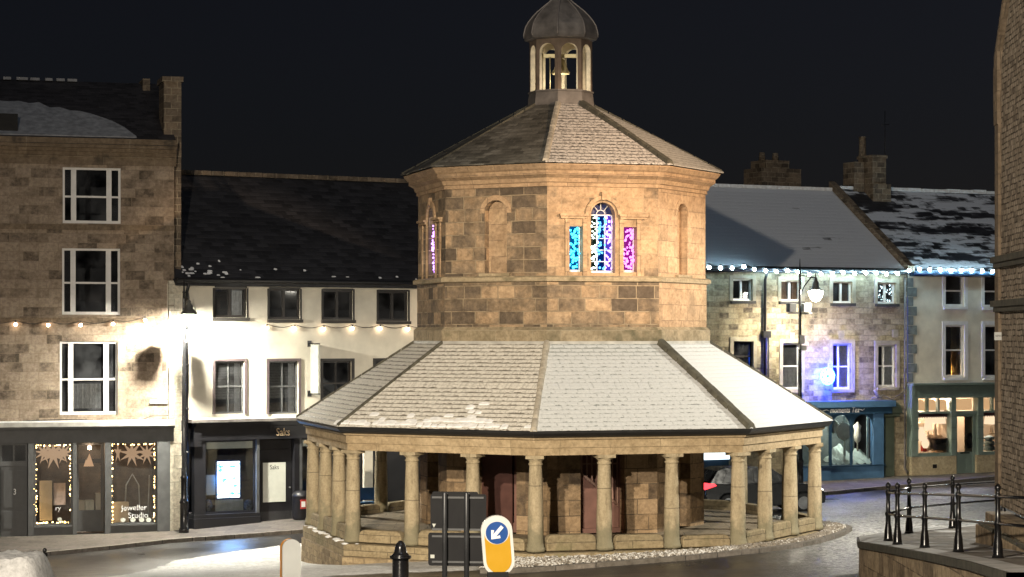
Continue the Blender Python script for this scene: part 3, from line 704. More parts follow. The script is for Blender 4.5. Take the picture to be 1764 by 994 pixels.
# windows: each with a frame and lit panes; sills and hoods
for k in (0, 2, 4, 6):
    T = faceT(DR, k)
    h = MB(); h.T = T
    for s in (-1, 1):
        xa, xb = sorted((s*.42, s*1.2))
        h.box(xa, xb, -.13, .05, 8.14, 8.20); h.box(xa+.03, xb-.03, -.08, .04, 8.08, 8.139)
        for xx in (.50, .98):
            x = s*xx; h.box(x-.055, x+.055, -.035, .02, 6.6, 8.079)
    for i in range(14):
        a0, a1 = PI*i/14, PI*(i+1)/14
        pts = [(-.40*math.cos(a), 8.18+.40*math.sin(a)) for a in (a0, a1)]+[(-.50*math.cos(a), 8.18+.50*math.sin(a)) for a in (a1, a0)]
        h.prism(pts, -.06, .03)
    h.box(-.06, .06, -.1, .03, 8.57, 8.78)
    h.build('window_surround', M['ashlar_pale'], MK, uvrot=True)
    for (xl, xr, zb, zt, *sp) in VW:
        f = MB(); f.T = T
        for x in (xl+.015, xr-.045): f.box(x, x+.03, .17, .22, zb, (sp[0] if sp else zt))
        f.box(xl+.045, xr-.045, .17, .22, zb, zb+.06)
        if sp:
            for x in (-.11, .11): f.box(x-.012, x+.012, .175, .215, zb+.06, sp[0])
            for z in (6.98, 7.28, 7.58, 7.88): f.box(xl+.045, xr-.045, .18, .21, z-.01, z+.01)
            f.box(xl+.045, xr-.045, .172, .218, 8.17, 8.20)
            for a in (50, 90, 130): f.tube([(.12*math.cos(rad(a)), .195, 8.2+.12*math.sin(rad(a))), (.31*math.cos(rad(a)), .195, 8.2+.31*math.sin(rad(a)))], .012, 5)
            f.tube([(.12*math.cos(t*PI/8), .195, 8.2+.12*math.sin(t*PI/8)) for t in range(9)], .012, 5)
        fo = f.build('window', M['whitewin'], MK)
        g = MB(); g.T = T
        if sp:
            mats = [M['pgreen'], M['pblue'], M['pviolet']]
            for i, (a, b_) in enumerate(((-.33, -.11), (-.11, .11), (.11, .33))): g.face([(a, .26, zb), (b_, .26, zb), (b_, .26, sp[0]), (a, .26, sp[0])], i)
            arc = arcpts(xl, xr, sp[0], zt); mid = len(arc)//2
            g.face([(xl, .26, sp[0]), (xr, .26, sp[0])]+[(x, .26, z) for x, z in arc[::-1]], 3)
            g.build('pane', mats+[paint('navy_glass', (.03, .04, .12), .15)], fo)
        else:
            g.face([(xl, .26, zb), (xr, .26, zb), (xr, .26, zt), (xl, .26, zt)]); g.build('pane', M['pcyan'] if xl < 0 else M['pmag'], fo)
for k in (1, 3, 5, 7):
    h = MB(); h.T = faceT(DR, k); h.box(-.45, .45, -.10, .2, 6.605, 6.67); h.build('niche_sill', M['band'], MK, uvrot=True)
    h = MB(); h.T = faceT(DR, k)
    for i in range(12):
        a0, a1 = PI*i/12, PI*(i+1)/12
        pts = [(-.345*math.cos(a), 8.25+.345*math.sin(a)) for a in (a0, a1)]+[(-.47*math.cos(a), 8.25+.47*math.sin(a)) for a in (a1, a0)]
        h.prism(pts, -.018, .03)
    h.build('niche_arch', M['ashlar_pale'], MK, uvrot=True)
# core under the drum
p = MB(); wc = FW(3.93)/2
for k in range(8):
    p.T = faceT(3.93, k); p.wall(-wc, wc, -.2, 2.575, [(-.6, .6, -.1, 2.35)], 0, .35, 0, 0)
p.T = None; p.build('core_wall', M['core'], MK, uvrot=True)
for k in range(8):
    T = faceT(3.93, k); q = MB(); q.T = T
    if k in (0, 4):
        q.box(-.62, .62, .9, 1.0, -.1, 2.5); q.box(-.62, -.6, .35, .9, -.1, 2.5); q.box(.6, .62, .35, .9, -.1, 2.5); q.box(-.6, .6, .352, .9, -.1, .02)
        q.prism([(-.6, .02), (.6, .02), (.6, .55), (-.6, 1.55)], .5, .6)
        q.build('lockup_wall', M['pink'], MK)
        q = MB(); q.T = T
        for i in range(9): x = -.56+.14*i; q.box(x-.018, x+.018, .45, .475, .55+(.6-x)/1.2*1.0, 2.4)
        for z in (1.7, 2.05): q.box(-.6, .6, .476, .49, z-.02, z+.02)
        q.tube([(-.62, .48, 1.62), (.62, .48, .58)], .04, 6); q.box(.12, .16, .46, .5, .3, 2.4)
        q.build('stair_grille', paint('brown_iron_bars', (.32, .2, .16), .6), MK)
    elif k in (7, 3):
        q.box(-.6, .30, .30, .36, -.1, 2.4); q.build('door', M['maroon'], MK)
        q = MB(); q.T = T; q.box(.30, .56, .42, .62, -.1, 2.4); q.box(.26, .6, .38, .66, -.1, .15); q.build('door_post', M['pink'], MK)
    else:
        q.box(-.62, .62, .3, .4, -.12, 2.4); q.build('core_infill', M['core'], MK, uvrot=True)
# lantern
p = MB(); ring(p, [(.97, 11.2), (.92, 11.4), (.88, 11.70), (.91, 11.71), (.91, 11.75), (.7, 11.76)]); p.build('lantern_base', M['lead'], MK)
p = MB(); lw = FW(.865)/2
for k in range(8):
    p.T = faceT(.865, k); p.wall(-lw, lw, 11.74, 13.2, [(-.235, .235, 11.76, 13.02, 12.80)], 0, .12, 0, 1)
    p.wall(-lw+.045, lw-.045, 11.74, 13.2, [(-.235, .235, 11.76, 13.02, 12.80)], .12, .01, 1, 1)
p.build('lantern', [M['lantern'], M['lantern_in']], MK)
p = MB(); p.plan([oc(.80, k, 0)[:2] for k in range(8)], 11.5, 11.74); p.plan([oc(.80, k, 0)[:2] for k in range(8)], 13.2, 13.25); p.build('lantern_floor', M['lantern_in'], MK)
dome = [(.93, 13.14), (1.0, 13.15), (1.06, 13.18), (1.08, 13.24), (1.08, 13.32), (1.06, 13.43), (1.02, 13.56), (.94, 13.69), (.83, 13.82), (.69, 13.96), (.56, 14.06), (.44, 14.15), (.33, 14.23), (.25, 14.31), (.17, 14.44), (.09, 14.62), (.04, 14.8)]
p = MB(); dome = [(r*.94, z) for r, z in dome]; ring(p, dome); p.build('dome', M['lead'], MK)
p = MB()
for k in range(8): p.tube([Vector(oc(r+.01, k, z+.01)) for r, z in dome[3:-1]], .022, 5)
p.build('dome_seam', paint('lead_rolls', (.22, .2, .19), .5, .2), MK)
p = MB(); p.ball((0, 0, 14.9), .12); p.tube([(0, 0, 15), (0, 0, 15.9)], .02); p.build('finial', M['gold'], MK)
p = MB(); p.lathe([(.24, 12.25), (.25, 12.30), (.2, 12.36), (.15, 12.5), (.12, 12.62), (.06, 12.68), (.03, 12.7)], 0, 0, 16); p.box(-.6, .6, -.04, .04, 12.7, 12.8); p.tube([(-.3, -.1, 12.72), (-.3, -.1, 11.76)], .015)
bell = p.build('bell', paint('bell_bronze', (.45, .40, .24), .45, .4), MK)
# light curtains of coloured bulbs in the first floor windows
def curtain(k, xl, xr, zb, zt, mats, n, label, name='light_curtain'):
    T = faceT(DR, k); c = T((xl+xr)/2, .12, zb); r = thing(name, label, 'fairy lights', (MX+c[0], MY+c[1], MZ+c[2]), 0, 'fairy light curtains in the upper windows')
    b_ = MB(); rr = random.Random(int(xl*100)+k)
    for i in range(n):
        x = rr.uniform(xl+.05, xr-.06); z = rr.uniform(zb+.1, zt-.05); mi = min(len(mats)-1, int((x-xl)/(xr-xl)*len(mats)))
        q = Vector(T(x, .10+rr.uniform(-.03, .03), z))-Vector(c); b_.ball(q, rr.uniform(.016, .036), 6, 4, mi, sz=rr.choice((1, 1, 1.4)))
    b_.build('bulbs', mats, r)['kind'] = 'stuff'
    w = MB()
    for i in range(max(2, int((xr-xl)/.1))):
        x = xl+.06+i*.1; w.tube([Vector(T(x, .1, zt-.02))-Vector(c), Vector(T(x+.02, .11, (zb+zt)/2))-Vector(c), Vector(T(x, .1, zb+.08))-Vector(c)], .004, 4)
    w.build('wire', M['iron'], r)
curtain(0, *VW[0][:4], [M['cyan']], 60, 'cyan fairy light curtain in the narrow left-hand light of the front upper window')
curtain(0, VW[1][0], VW[1][1], VW[1][2], 8.2, [M['bwhite'], M['bblue'], M['violet']], 120, 'white, blue and violet light curtain in the arched centre of the front upper window')
curtain(0, *VW[2][:4], [M['magenta']], 62, 'magenta fairy light curtain in the narrow right-hand light of the front upper window')
curtain(6, VW[1][0], VW[1][1], VW[1][2], 8.2, [M['violet'], M['violet'], M['bblue']], 70, 'violet light curtain in the window at the left edge of the market drum')

# ------------------------------------------------------------------ island: kerb, cobble bed with snow
kp = [(868, 979), (900, 976.5), (1000, 969.5), (1121, 961), (1240, 950), (1340, 938), (1410, 926), (1455, 914), (1476, 905)]
outer = [(-.75, 51.6), (-.2, 51.5), (.25, 51.7), (1.6, 52.1), (3.3, 52.6), (4.2, 52.85), (5.0, 53.35), (6.0, 54.2), (6.8, 55.0), (7.85, 56.5), (8.8, 58.6), (9.3, 60.3), (9.25, 61.6), (8.9, 63), (8.3, 64.2)]
inner = [oc(7.24, k, 0) for k in (-.25, 0, .25, .5, .75, 1, 1.25, 1.5, 1.75, 2, 2.25, 2.6)]; inner = [(x+MX, y+MY) for x, y, _ in inner]
M['bed'] = paint('snowy_gravel_bed', (.12, .11, .095), .9, var=.7, scale=9, bump=1.0)
strip('island', outer, inner, M['bed'], dz=.11, kerbw=.22, kmat=M['kerb'], n=44, sub=4)
gm, gnt, gout = newmat('snow_dusted_pebbles')
tcg = N(gnt, 'ShaderNodeTexCoord'); gsx = N(gnt, 'ShaderNodeSeparateXYZ'); L(gnt, tcg.outputs['Object'], gsx.inputs[0]); geo = N(gnt, 'ShaderNodeNewGeometry'); sx = N(gnt, 'ShaderNodeSeparateXYZ'); L(gnt, geo.outputs['Normal'], sx.inputs[0])
pn = noise(gnt, tcg.outputs['Object'], .6, 4); pf = noise(gnt, tcg.outputs['Object'], 12, 3)
sf = mth(gnt, 'MULTIPLY', sstep(gnt, mth(gnt, 'ADD', sx.outputs[2], mth(gnt, 'SUBTRACT', pf, .5)), .35, .75), sstep(gnt, mth(gnt, 'SUBTRACT', mth(gnt, 'ADD', pn, mth(gnt, 'MULTIPLY', mth(gnt, 'SUBTRACT', pf, .5), .9)), mth(gnt, 'MULTIPLY', mth(gnt, 'SUBTRACT', gsx.outputs[0], 1.5), .035)), .36, .56))
stc = ramp(gnt, pf, [(.3, (.10, .09, .075, 1)), (.7, (.30, .26, .21, 1))])
gb = N(gnt, 'ShaderNodeBsdfPrincipled'); gb.inputs['Roughness'].default_value = .8
L(gnt, mixc(gnt, sf, stc.outputs[0], (.75, .75, .73, 1)), gb.inputs['Base Color']); L(gnt, gb.outputs[0], gout.inputs[0])
p = MB()
def lerp_line(pl, t):
    d = [0]
    for a, b_ in zip(pl, pl[1:]): d.append(d[-1]+math.hypot(b_[0]-a[0], b_[1]-a[1]))
    q = t*d[-1]
    for i in range(len(pl)-1):
        if q <= d[i+1]+1e-9:
            u = (q-d[i])/(d[i+1]-d[i]+1e-9); return Vector((pl[i][0]+(pl[i+1][0]-pl[i][0])*u, pl[i][1]+(pl[i+1][1]-pl[i][1])*u))
for i in range(3600):
    t = random.random(); o_, q = lerp_line(outer, t), lerp_line(inner, t); dd = q-o_
    v = o_+dd*random.uniform(min(.9, .26/max(dd.length, .3)), 1); r = random.uniform(.03, .085); z = gz(v.x, v.y)+.10
    a = random.random()*6; n0 = len(p.v)
    pts = [(math.cos(a+j*PI/3)*r*random.uniform(.7, 1.2), math.sin(a+j*PI/3)*r*random.uniform(.7, 1.2), random.uniform(-.1, .3)*r) for j in range(6)]
    tp = [(x*.55, y*.55, r*random.uniform(.6, 1.0)) for x, y, _ in pts]
    for x, y, h in pts+tp: p.v.append((v.x+x, v.y+y, z+h))
    for j in range(6):
        k = (j+1) % 6; p.f.append([n0+j, n0+k, n0+6+k, n0+6+j]); p.m.append(0); p.sm.append(False)
    p.f.append([n0+6+j for j in range(6)]); p.m.append(0); p.sm.append(False)
tag(p.build('gravel', gm), kind='stuff')

# ------------------------------------------------------------------ helpers for the town houses
def frame_bars(mb, x0, x1, z0, z1, fw, y0, y1, vs=(), hs=(), vw=.05, hw=.05, mi=0):
    mb.box(x0, x0+fw, y0, y1, z0, z1, mi); mb.box(x1-fw, x1, y0, y1, z0, z1, mi)
    mb.box(x0+fw, x1-fw, y0, y1, z0, z0+fw*1.3, mi); mb.box(x0+fw, x1-fw, y0, y1, z1-fw, z1, mi)
    e = .004
    for v in vs:
        x = x0+(x1-x0)*v; mb.box(x-vw/2, x+vw/2, y0+e, y1-e, z0+fw*1.3, z1-fw, mi)
    for h in hs:
        z = z0+(z1-z0)*h; mb.box(x0+fw, x1-fw, y0+e*2, y1-e*2, z-hw/2, z+hw/2, mi)
def window(root, r, mat, vs=(), hs=(.5,), fw=.06, vw=.05, hw=.05, inset=.12, sill=None, sillmat=None, surround=None, surmat=None, label=None, glassm=None, curtain=None, curmat=None):
    x0, x1, z0, z1 = r
    f = MB(); frame_bars(f, x0, x1, z0, z1, fw, inset, inset+.08, vs, hs, vw, hw)
    o = f.build('window', mat, root)
    if label: o['label'] = label
    g = MB(); g.face([(x0+.01, inset+.045, z0+.01), (x1-.01, inset+.045, z0+.01), (x1-.01, inset+.045, z1-.01), (x0+.01, inset+.045, z1-.01)])
    g.build('pane', glassm or M['glass'], o)
    if sill:
        s = MB(); s.box(x0-sill, x1+sill, -.12, inset, z0-.11, z0-.005); s.build('sill', sillmat or mat, o)
    if surround:
        s = MB(); w = surround
        s.box(x0-w, x0-.001, -.045, .05, z0, z1+w); s.box(x1+.001, x1+w, -.045, .05, z0, z1+w); s.box(x0, x1, -.046, .05, z1+.001, z1+w)
        s.build('architrave', surmat, o)
    if curtain:
        a, b_, zc, zt = curtain; c = MB(); n = 26
        for i in range(n):
            xa = x0+(x1-x0)*(a+(b_-a)*i/n); xb = x0+(x1-x0)*(a+(b_-a)*(i+1)/n)
            ya = inset+.2+.035*math.sin(i*2.4); yb = inset+.2+.035*math.sin((i+1)*2.4)
            c.face([(xa, ya, z0+(z1-z0)*zc), (xb, yb, z0+(z1-z0)*zc), (xb, yb, z0+(z1-z0)*zt), (xa, ya, z0+(z1-z0)*zt)], 0, True)
        c.build('curtain', curmat or M['curtain'], o)
    return o
def shell(root, x0, x1, z0, z1, y0=.3, y1=5.5, floors=(), mat=None):
    s = MB()
    s.face([(x0, y1, z0), (x1, y1, z0), (x1, y1, z1), (x0, y1, z1)])
    s.face([(x0, y0, z0), (x0, y1, z0), (x0, y1, z1), (x0, y0, z1)]); s.face([(x1, y1, z0), (x1, y0, z0), (x1, y0, z1), (x1, y1, z1)])
    for z in (z0, z1)+tuple(floors): s.face([(x0, y0, z), (x1, y0, z), (x1, y1, z), (x0, y1, z)])
    return s.build('interior', mat or M['room'], root)
def gable_roof(root, x0, x1, ze, zr, run, mat, over=.22, name='roof', back=True):
    s = MB(); sl = (zr-ze)/run
    for (ya, yb, za, zb) in ((-over, run, ze-over*sl, zr), (run, 2*run+over, zr, ze-over*sl)):
        s.face([(x0, ya, za), (x1, ya, za), (x1, yb, zb), (x0, yb, zb)])
    s.face([(x0, -over, ze-over*sl), (x0, -over, ze-over*sl-.06), (x1, -over, ze-over*sl-.06), (x1, -over, ze-over*sl)])
    s.face([(x0, 0, ze), (x0, run, zr), (x0, 2*run, ze)]); s.face([(x1, 0, ze), (x1, 2*run, ze), (x1, run, zr)])
    return s.build(name, mat, root)
def festoon(F, pts, mat, label, off=-.12, r=.055, group='festoon light strings'):
    a = pts[0]; x0 = F.s_(a[0], off); b0 = F.world(x0, off, F.z_(a[0], a[1], off))
    t = thing('festoon_lights', label, 'string lights', b0, F.rot, group)
    q = [(F.s_(x, off)-x0, 0, F.z_(x, y, off)+F.zb-b0[2]) for x, y in pts]
    c = MB(); cp = []
    for u, v in zip(q, q[1:]):
        for i in range(5):
            k = i/5; cp.append((u[0]+(v[0]-u[0])*k, 0, u[2]+(v[2]-u[2])*k+.13-.10*math.sin(PI*k)*min(1, (v[0]-u[0]))))
    cp.append((q[-1][0], 0, q[-1][2]+.13)); c.tube(cp, .010, 5); 
    for u in q: c.lathe([(.028, u[2]+.05), (.022, u[2]+.13)], u[0], 0, 6)
    c.build('cable', M['iron'], t)
    bm_ = MB(); bm_.ball((0, 0, 0), r, 10, 7); first = None
    for u in q:
        if first is None: first = o = bm_.build('bulb', mat, t)
        else: o = first.copy(); COL.objects.link(o)
        o.location = u
    return t

# ------------------------------------------------------------------ left stone town house with the jewellery shop
F = FL1; R = F.rect; B1 = thing('stone_house', 'tall brown stone house with three-part sash windows above a charcoal jewellery shopfront', 'building', F.loc, F.rot)
xe = F.s_(300); x00 = F.s_(0)-9
ZC = F.z_(150, 241); ztop = F.z_(150, 262)
w1, w2_, w3 = R(108, 289, 208, 385), R(107, 428, 207, 542), R(103, 588, 203, 714)
ext = [tuple(v-7.2 if i < 2 else v for i, v in enumerate(w)) for w in (w1, w2_, w3)]
zsh = F.z_(150, 733)
wl = MB(); wl.wall(x00, xe, zsh, ztop, [w1, w2_, w3]+ext, 0, .16)
wl.face([(xe, 0, zsh), (xe, 9, zsh), (xe, 9, ztop+.4), (xe, 0, ztop+.4)]); wl.build('wall', M['townstone'], B1)
shell(B1, x00, xe-.01, .15, ztop, floors=(F.z_(150, 400), F.z_(150, 560), zsh-.2))
c = MB(); z = ztop
c.prism([(0, 0)], 0, 0) if False else None
for (y0, za, zb) in ((-.05, z-.40, z-.12), (-.10, z-.12, z), (-.18, z, z+.12), (-.30, z+.12, z+.24), (-.34, z+.24, ZC+.03)):
    c.box(x00, xe+.06, y0, .2, za+.002, zb)
c.build('cornice', M['townband'], B1)
s = MB()
for py in (391, 551): zz = F.z_(150, py); s.box(x00, xe+.02, -.05, .1, zz-.09, zz+.07)
s.build('string_course', M['townband'], B1)
for i, w in enumerate((w1, w2_, w3)+tuple(ext)):
    window(B1, w, M['whitewin'], vs=(.19, .80), hs=(.48,), fw=.07, vw=.16, hw=.06, inset=.05, glassm=M['glass'] if i == 2 else M['glass_dark'], curtain=(.25, .72, .08, .42) if i == 2 else None)
zr = F.z_(120, 140, 4.6)
gable_roof(B1, x00, xe+.05, ZC+.05, zr, 4.6, M['roof_left'], over=.3)
# sheet of snow left on the slates: an arc
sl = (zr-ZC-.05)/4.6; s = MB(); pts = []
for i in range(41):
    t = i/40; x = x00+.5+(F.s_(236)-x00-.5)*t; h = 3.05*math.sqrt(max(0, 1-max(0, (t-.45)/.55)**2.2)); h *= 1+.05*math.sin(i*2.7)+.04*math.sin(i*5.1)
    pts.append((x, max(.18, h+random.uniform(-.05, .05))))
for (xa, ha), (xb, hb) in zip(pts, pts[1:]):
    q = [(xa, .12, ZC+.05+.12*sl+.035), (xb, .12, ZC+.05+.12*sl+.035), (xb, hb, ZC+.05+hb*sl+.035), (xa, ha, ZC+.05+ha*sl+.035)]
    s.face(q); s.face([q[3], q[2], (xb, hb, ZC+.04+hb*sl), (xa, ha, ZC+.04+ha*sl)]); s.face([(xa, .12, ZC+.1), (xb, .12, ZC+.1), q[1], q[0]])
s.build('snow', M['shadesnow'], B1)
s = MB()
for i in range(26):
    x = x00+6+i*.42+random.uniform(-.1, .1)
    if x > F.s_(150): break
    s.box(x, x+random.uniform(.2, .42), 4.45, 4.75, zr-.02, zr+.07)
s.build('ridge_snow', M['shadesnow'], B1)['kind'] = 'stuff'
rl = MB(); xa = F.s_(30, .6); rl.box(xa-.9, xa, .35, 1.35, ZC+.05+.4*sl, ZC+.30+1.0*sl); rl.build('rooflight', M['signback'], B1)
ch = MB(); xa, xb = F.s_(282, .5), F.s_(312, .5)
ch.box(xa, xb, .45, 1.7, ZC-.5, F.z_(297, 136, .6)); ch.box(xa-.06, xb+.06, .39, 1.76, F.z_(297, 142, .6), F.z_(297, 134, .6)+.02)
ch.box(F.s_(246, 4), xa-.02, 4.0, 5.2, zr-1.2, F.z_(262, 137, 4.2)); ch.box(xe+.03, xb, .5, 1.6, 4.4, ZC-.5)
ch.build('chimney', M['stonechim'], B1)
# shopfront
g = M['greypaint']; sf = MB(); z0 = .10
sf.box(x00, xe, -.30, .1, zsh-.02, zsh+.12, 1); sf.box(x00, xe, -.26, .1, zsh-.10, zsh-.022, 0)
zf = F.z_(180, 762); sf.box(x00, xe-.02, -.10, .1, zf, zsh-.102, 0)
dr, dl = R(0, 803, 47, 930), R(60, 765, 124, 850)
sd = R(132, 770, 180, 908); swl, swr = R(59, 763, 125, 908), R(190, 763, 270, 906)
jl = R(48, 760, 58, 930); 
def col_(a, b_, z1, y0=-.12, mi=2): sf.box(F.s_(a), F.s_(b_), y0, .12, z0-.3, z1, mi)
col_(48, 58, zf, -.13); col_(125, 132, zf); col_(180, 190, zf); col_(270, 292, zf, -.16); col_(-8, 0, zf)
sf.box(x00, F.s_(-8), -.08, .1, z0-.3, zf, 0)
for (a, b_, yb) in ((58, 125, 908), (190, 270, 905)):
    sf.box(F.s_(a)+.002, F.s_(b_)-.002, -.06, .12, z0-.3, F.z_((a+b_)/2, yb), 0); sf.box(F.s_(a)+.002, F.s_(b_)-.002, -.11, .1, F.z_((a+b_)/2, yb), F.z_((a+b_)/2, yb)+.05, 2)
so = sf.build('shopfront', [g, M['lead_pale'], M['greyframe']], B1)
sn_ = MB(); sn_.box(x00, xe-.05, -.29, -.03, zsh+.121, zsh+.16); sn_.build('ledge_snow', M['snow'], B1)
# house door with overlight
d = MB(); x0, x1, za, zb = dr[0]+.03, dr[1], z0-.05, dr[3]
d.box(x0, x1, .02, .08, za, zb)
for zz, zt in ((.12, .36), (.42, .94)):
    for xx in (.10, .56):
        d.box(x0+(x1-x0)*xx, x0+(x1-x0)*(xx+.34), .0, .03, za+(zb-za)*zz, za+(zb-za)*zt)
do = d.build('door', g, B1); d = MB(); d.box(x0-.03, x1, .01, .10, zb+.005, zb+.09); frame_bars(d, x0-.02, x1, zb+.09, zf, .05, .02, .08, (.5,), ()); d.build('overlight', M['greyframe'], B1)
d = MB(); d.face([(x0, .05, zb+.1), (x1, .05, zb+.1), (x1, .05, zf), (x0, .05, zf)]); d.build('overlight_pane', M['glass_dark'], B1)
text('house_number', '3', .26, M['letter_white'], do, ((x0+x1)/2+.02, -.012, F.z_(22, 852)), sx=.8)
# shop door, recessed
d = MB(); zt = F.z_(156, 822); frame_bars(d, sd[0], sd[1], z0-.05, zf, .09, .25, .31, (), ((zt+.35-z0)/(zf-z0)+.055,), hw=.14)
d.box(sd[0]+.09, sd[1]-.09, .26, .3, z0+.05, F.z_(156, 880))
do = d.build('shop_door', g, B1); d = MB(); d.face([(sd[0], .28, z0), (sd[1], .28, z0), (sd[1], .28, zf), (sd[0], .28, zf)]); d.build('pane', M['shopglass'], do)
for nm, w in (('l', swl), ('r', swr)):
    x0, x1, za, zb = w; d = MB(); frame_bars(d, x0, x1, za+.05, zf, .05, -.03, .05)
    dd = d.build('display_window', M['greyframe'], B1); d = MB(); d.face([(x0, .01, za), (x1, .01, za), (x1, .01, zf), (x0, .01, zf)]); d.build('pane', M['shopglass'], dd)
# the shop room: floor, back, sides lit by the strings of bulbs
sh = MB(); xa, xb = F.s_(58), F.s_(272); zc = zf+.3
sh.box(xa, xb, 1.6, 1.7, z0, zc); sh.box(xa-.05, xa-.02, .1, 1.6, z0, zc); sh.box(xb+.02, xb+.05, .1, 1.6, z0, zc); sh.box(xa, xb, .12, 1.6, z0, z0+.04); sh.box(xa, xb, .12, 1.6, zc, zc+.05)
sh.box(swl[0], swl[1], .1, .9, z0, swl[2]+.05); sh.box(swr[0], swr[1], .1, .9, z0, swr[2]+.05)
sh.build('shop_room', paint('shop_room_brown', (.11, .08, .06), .9, var=.6, scale=2.5), B1)
def fairy_frame(w, sides, label, seed):
    x0, x1, za, zb = w[0]+.05, w[1]-.05, w[2]+.10, zf-.04; rr = random.Random(seed)
    t = thing('fairy_lights', label, 'fairy lights', F.world(x0, .06, za), F.rot, 'warm fairy lights framing the jewellery windows')
    W_, H_ = x1-x0, zb-za; path = []
    if 'l' in sides: path += [(0, H_*i/14) for i in range(15)]
    path += [(W_*i/8, H_-.06*math.sin(PI*i/8)) for i in range(9)]+[(W_, H_*(1-i/14)) for i in range(15)]
    if 'b' in sides: path += [(W_*(1-i/8), .03) for i in range(9)]
    c = MB(); c.tube([(x, .0, z) for x, z in path], .006, 4); c.build('wire', M['iron'], t)
    b_ = MB(); n = 130
    for i in range(n):
        u = rr.random()*(len(path)-1); k = int(u); u -= k; p0, p1 = path[k], path[k+1]
        if rr.random() < .35 and 10 < k < 13: continue
        b_.ball((p0[0]+(p1[0]-p0[0])*u+rr.gauss(0, .022), rr.uniform(-.01, .05), p0[1]+(p1[1]-p0[1])*u+rr.gauss(0, .015)), rr.choice((.012, .016, .022)), 6, 4)
    b_.build('bulbs', M['fairy'], t)['kind'] = 'stuff'
fairy_frame(swl, 'lb', 'warm fairy lights round all four sides of the narrower jewellery window beside door 3', 3)
fairy_frame(swr, 'l', 'warm fairy lights round the wider jewellery window with white lettering', 4)
def star(px, py, r, label, seed, yy=.16, n=9):
    x, z = F.s_(px, yy), F.z_(px, py, yy); t = MB(); rr = random.Random(seed)
    pts = []
    for i in range(2*n):
        a = PI*i/n+PI/2; q = r*(1.0 if i % 2 == 0 else .33)*(rr.uniform(.9, 1.1) if i % 2 == 0 else 1); pts.append((q*math.cos(a), 0, q*math.sin(a)))
    for i in range(2*n):
        j = (i+1) % (2*n)
        t.face([pts[j], pts[i], (0, -.07, 0)]); t.face([pts[i], pts[j], (0, .07, 0)])
    o = t.build('paper_star', M['star'], None, F.world(x, yy, z), F.rot); tag(o, label, 'paper star', 'paper stars hanging in the jewellery windows'); return o
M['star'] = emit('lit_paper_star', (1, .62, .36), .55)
star(92, 782, .50, 'largest buff paper star in the middle of the narrower jewellery window', 1)
star(76, 780, .36, 'small paper star tucked behind the left arm of the biggest star', 2, .30)
star(109, 780, .36, 'small paper star tucked behind the right arm of the biggest star', 3, .30)
star(227, 781, .46, 'middle paper star of the three hanging in the wider jewellery window', 4)
star(253, 781, .36, 'smaller paper star by the right edge of the wider jewellery window', 5, .22)
star(203, 780, .38, 'narrow paper star hanging edge-on at the left of the wider jewellery window', 6, .22, 5).scale = (.35, 1, 1)
def fbox(F_, name, px0, py0, px1, py1, yy, dep, mat, label, cat, group=None):
    x0, x1, za, zb = F_.rect(px0, py0, px1, py1, yy); b_ = MB(); b_.box(0, x1-x0, 0, dep, 0, zb-za)
    o = b_.build(name, mat, None, F_.world(x0, yy, za), F_.rot, bevel=min(.01, dep*.3)); tag(o, label, cat, group); return o
fbox(F, 'display_board', 68, 828, 90, 897, .35, .03, M['paper'], 'pinkish card panel standing in the narrower jewellery window', 'display board')
fbox(F, 'display_board', 92, 832, 113, 870, .42, .03, paint('mauve_card', (.4, .3, .26), .9), 'mauve card panel behind the right half of the narrower jewellery window', 'display board')
fbox(F, 'carton', 134, 862, 146, 908, .38, .3, M['paper'], 'buff carton standing at the left behind the jewellery shop door glass', 'box')
fbox(F, 'carton', 147, 862, 162, 908, .34, .3, paint('pale_carton', (.62, .54, .40), .9), 'pale carton in the middle behind the jewellery shop door glass', 'box')
fbox(F, 'carton', 165, 850, 174, 908, .38, .3, M['paper'], 'tall narrow carton at the right behind the jewellery shop door glass', 'box')
fbox(F, 'display_plinth', 193, 865, 222, 900, .3, .3, M['paper'], 'low card plinth at the left of the wider jewellery window', 'display stand')
x, z = F.s_(153, .2), F.z_(153, 797, .2); t = MB(); t.prism([(-.14, -.12), (.16, -.12), (.02, .30)], 0, .02); t.prism([(-.16, -.121), (-.02, -.121), (-.08, .12)], .03, .05)
tag(t.build('paper_tree', M['star'], None, F.world(x, .2, z), F.rot), 'buff paper tree cut-out above the jewellery shop door', 'paper tree')
t = MB(); x = F.s_(228, .6); t.tube([(-.25, 0, 0), (-.2, 0, 1.2), (0, 0, 1.55), (.2, 0, 1.2), (.25, 0, 0)], .025, 6); t.tube([(.5, .1, 0), (.55, .1, 1.5)], .02, 6); t.tube([(-.22, 0, .5), (.22, 0, .5)], .015, 5)
tag(t.build('display_stand', M['steel'], None, F.world(x, .6, swr[2]+.06), F.rot), 'grey looped metal stand inside the wider jewellery window', 'display stand')
lw_ = M['letter_white']
text('window_lettering', 'Jeweller', .25, lw_, B1, (F.s_(231), .004, F.z_(231, 879)), ext=.001)
text('window_lettering', 'Studio', .25, lw_, B1, (F.s_(238), .004, F.z_(238, 892)), ext=.001)
text('window_lettering', 'ry', .21, lw_, B1, (F.s_(100), .004, F.z_(100, 879)), ext=.001)
dsc = MB()
for px in (212, 229, 244, 256): x, z = F.s_(px), F.z_(px, 895.5); dsc.prism([(x+.085*math.cos(a*PI/6), z+.07*math.sin(a*PI/6)) for a in range(12)], .001, .004)
for px in (103,): x, z = F.s_(px), F.z_(px, 895); dsc.prism([(x+.07*math.cos(a*PI/6), z+.07*math.sin(a*PI/6)) for a in range(12)], .001, .004)
dsc.build('window_stickers', M['whitecard'], B1)
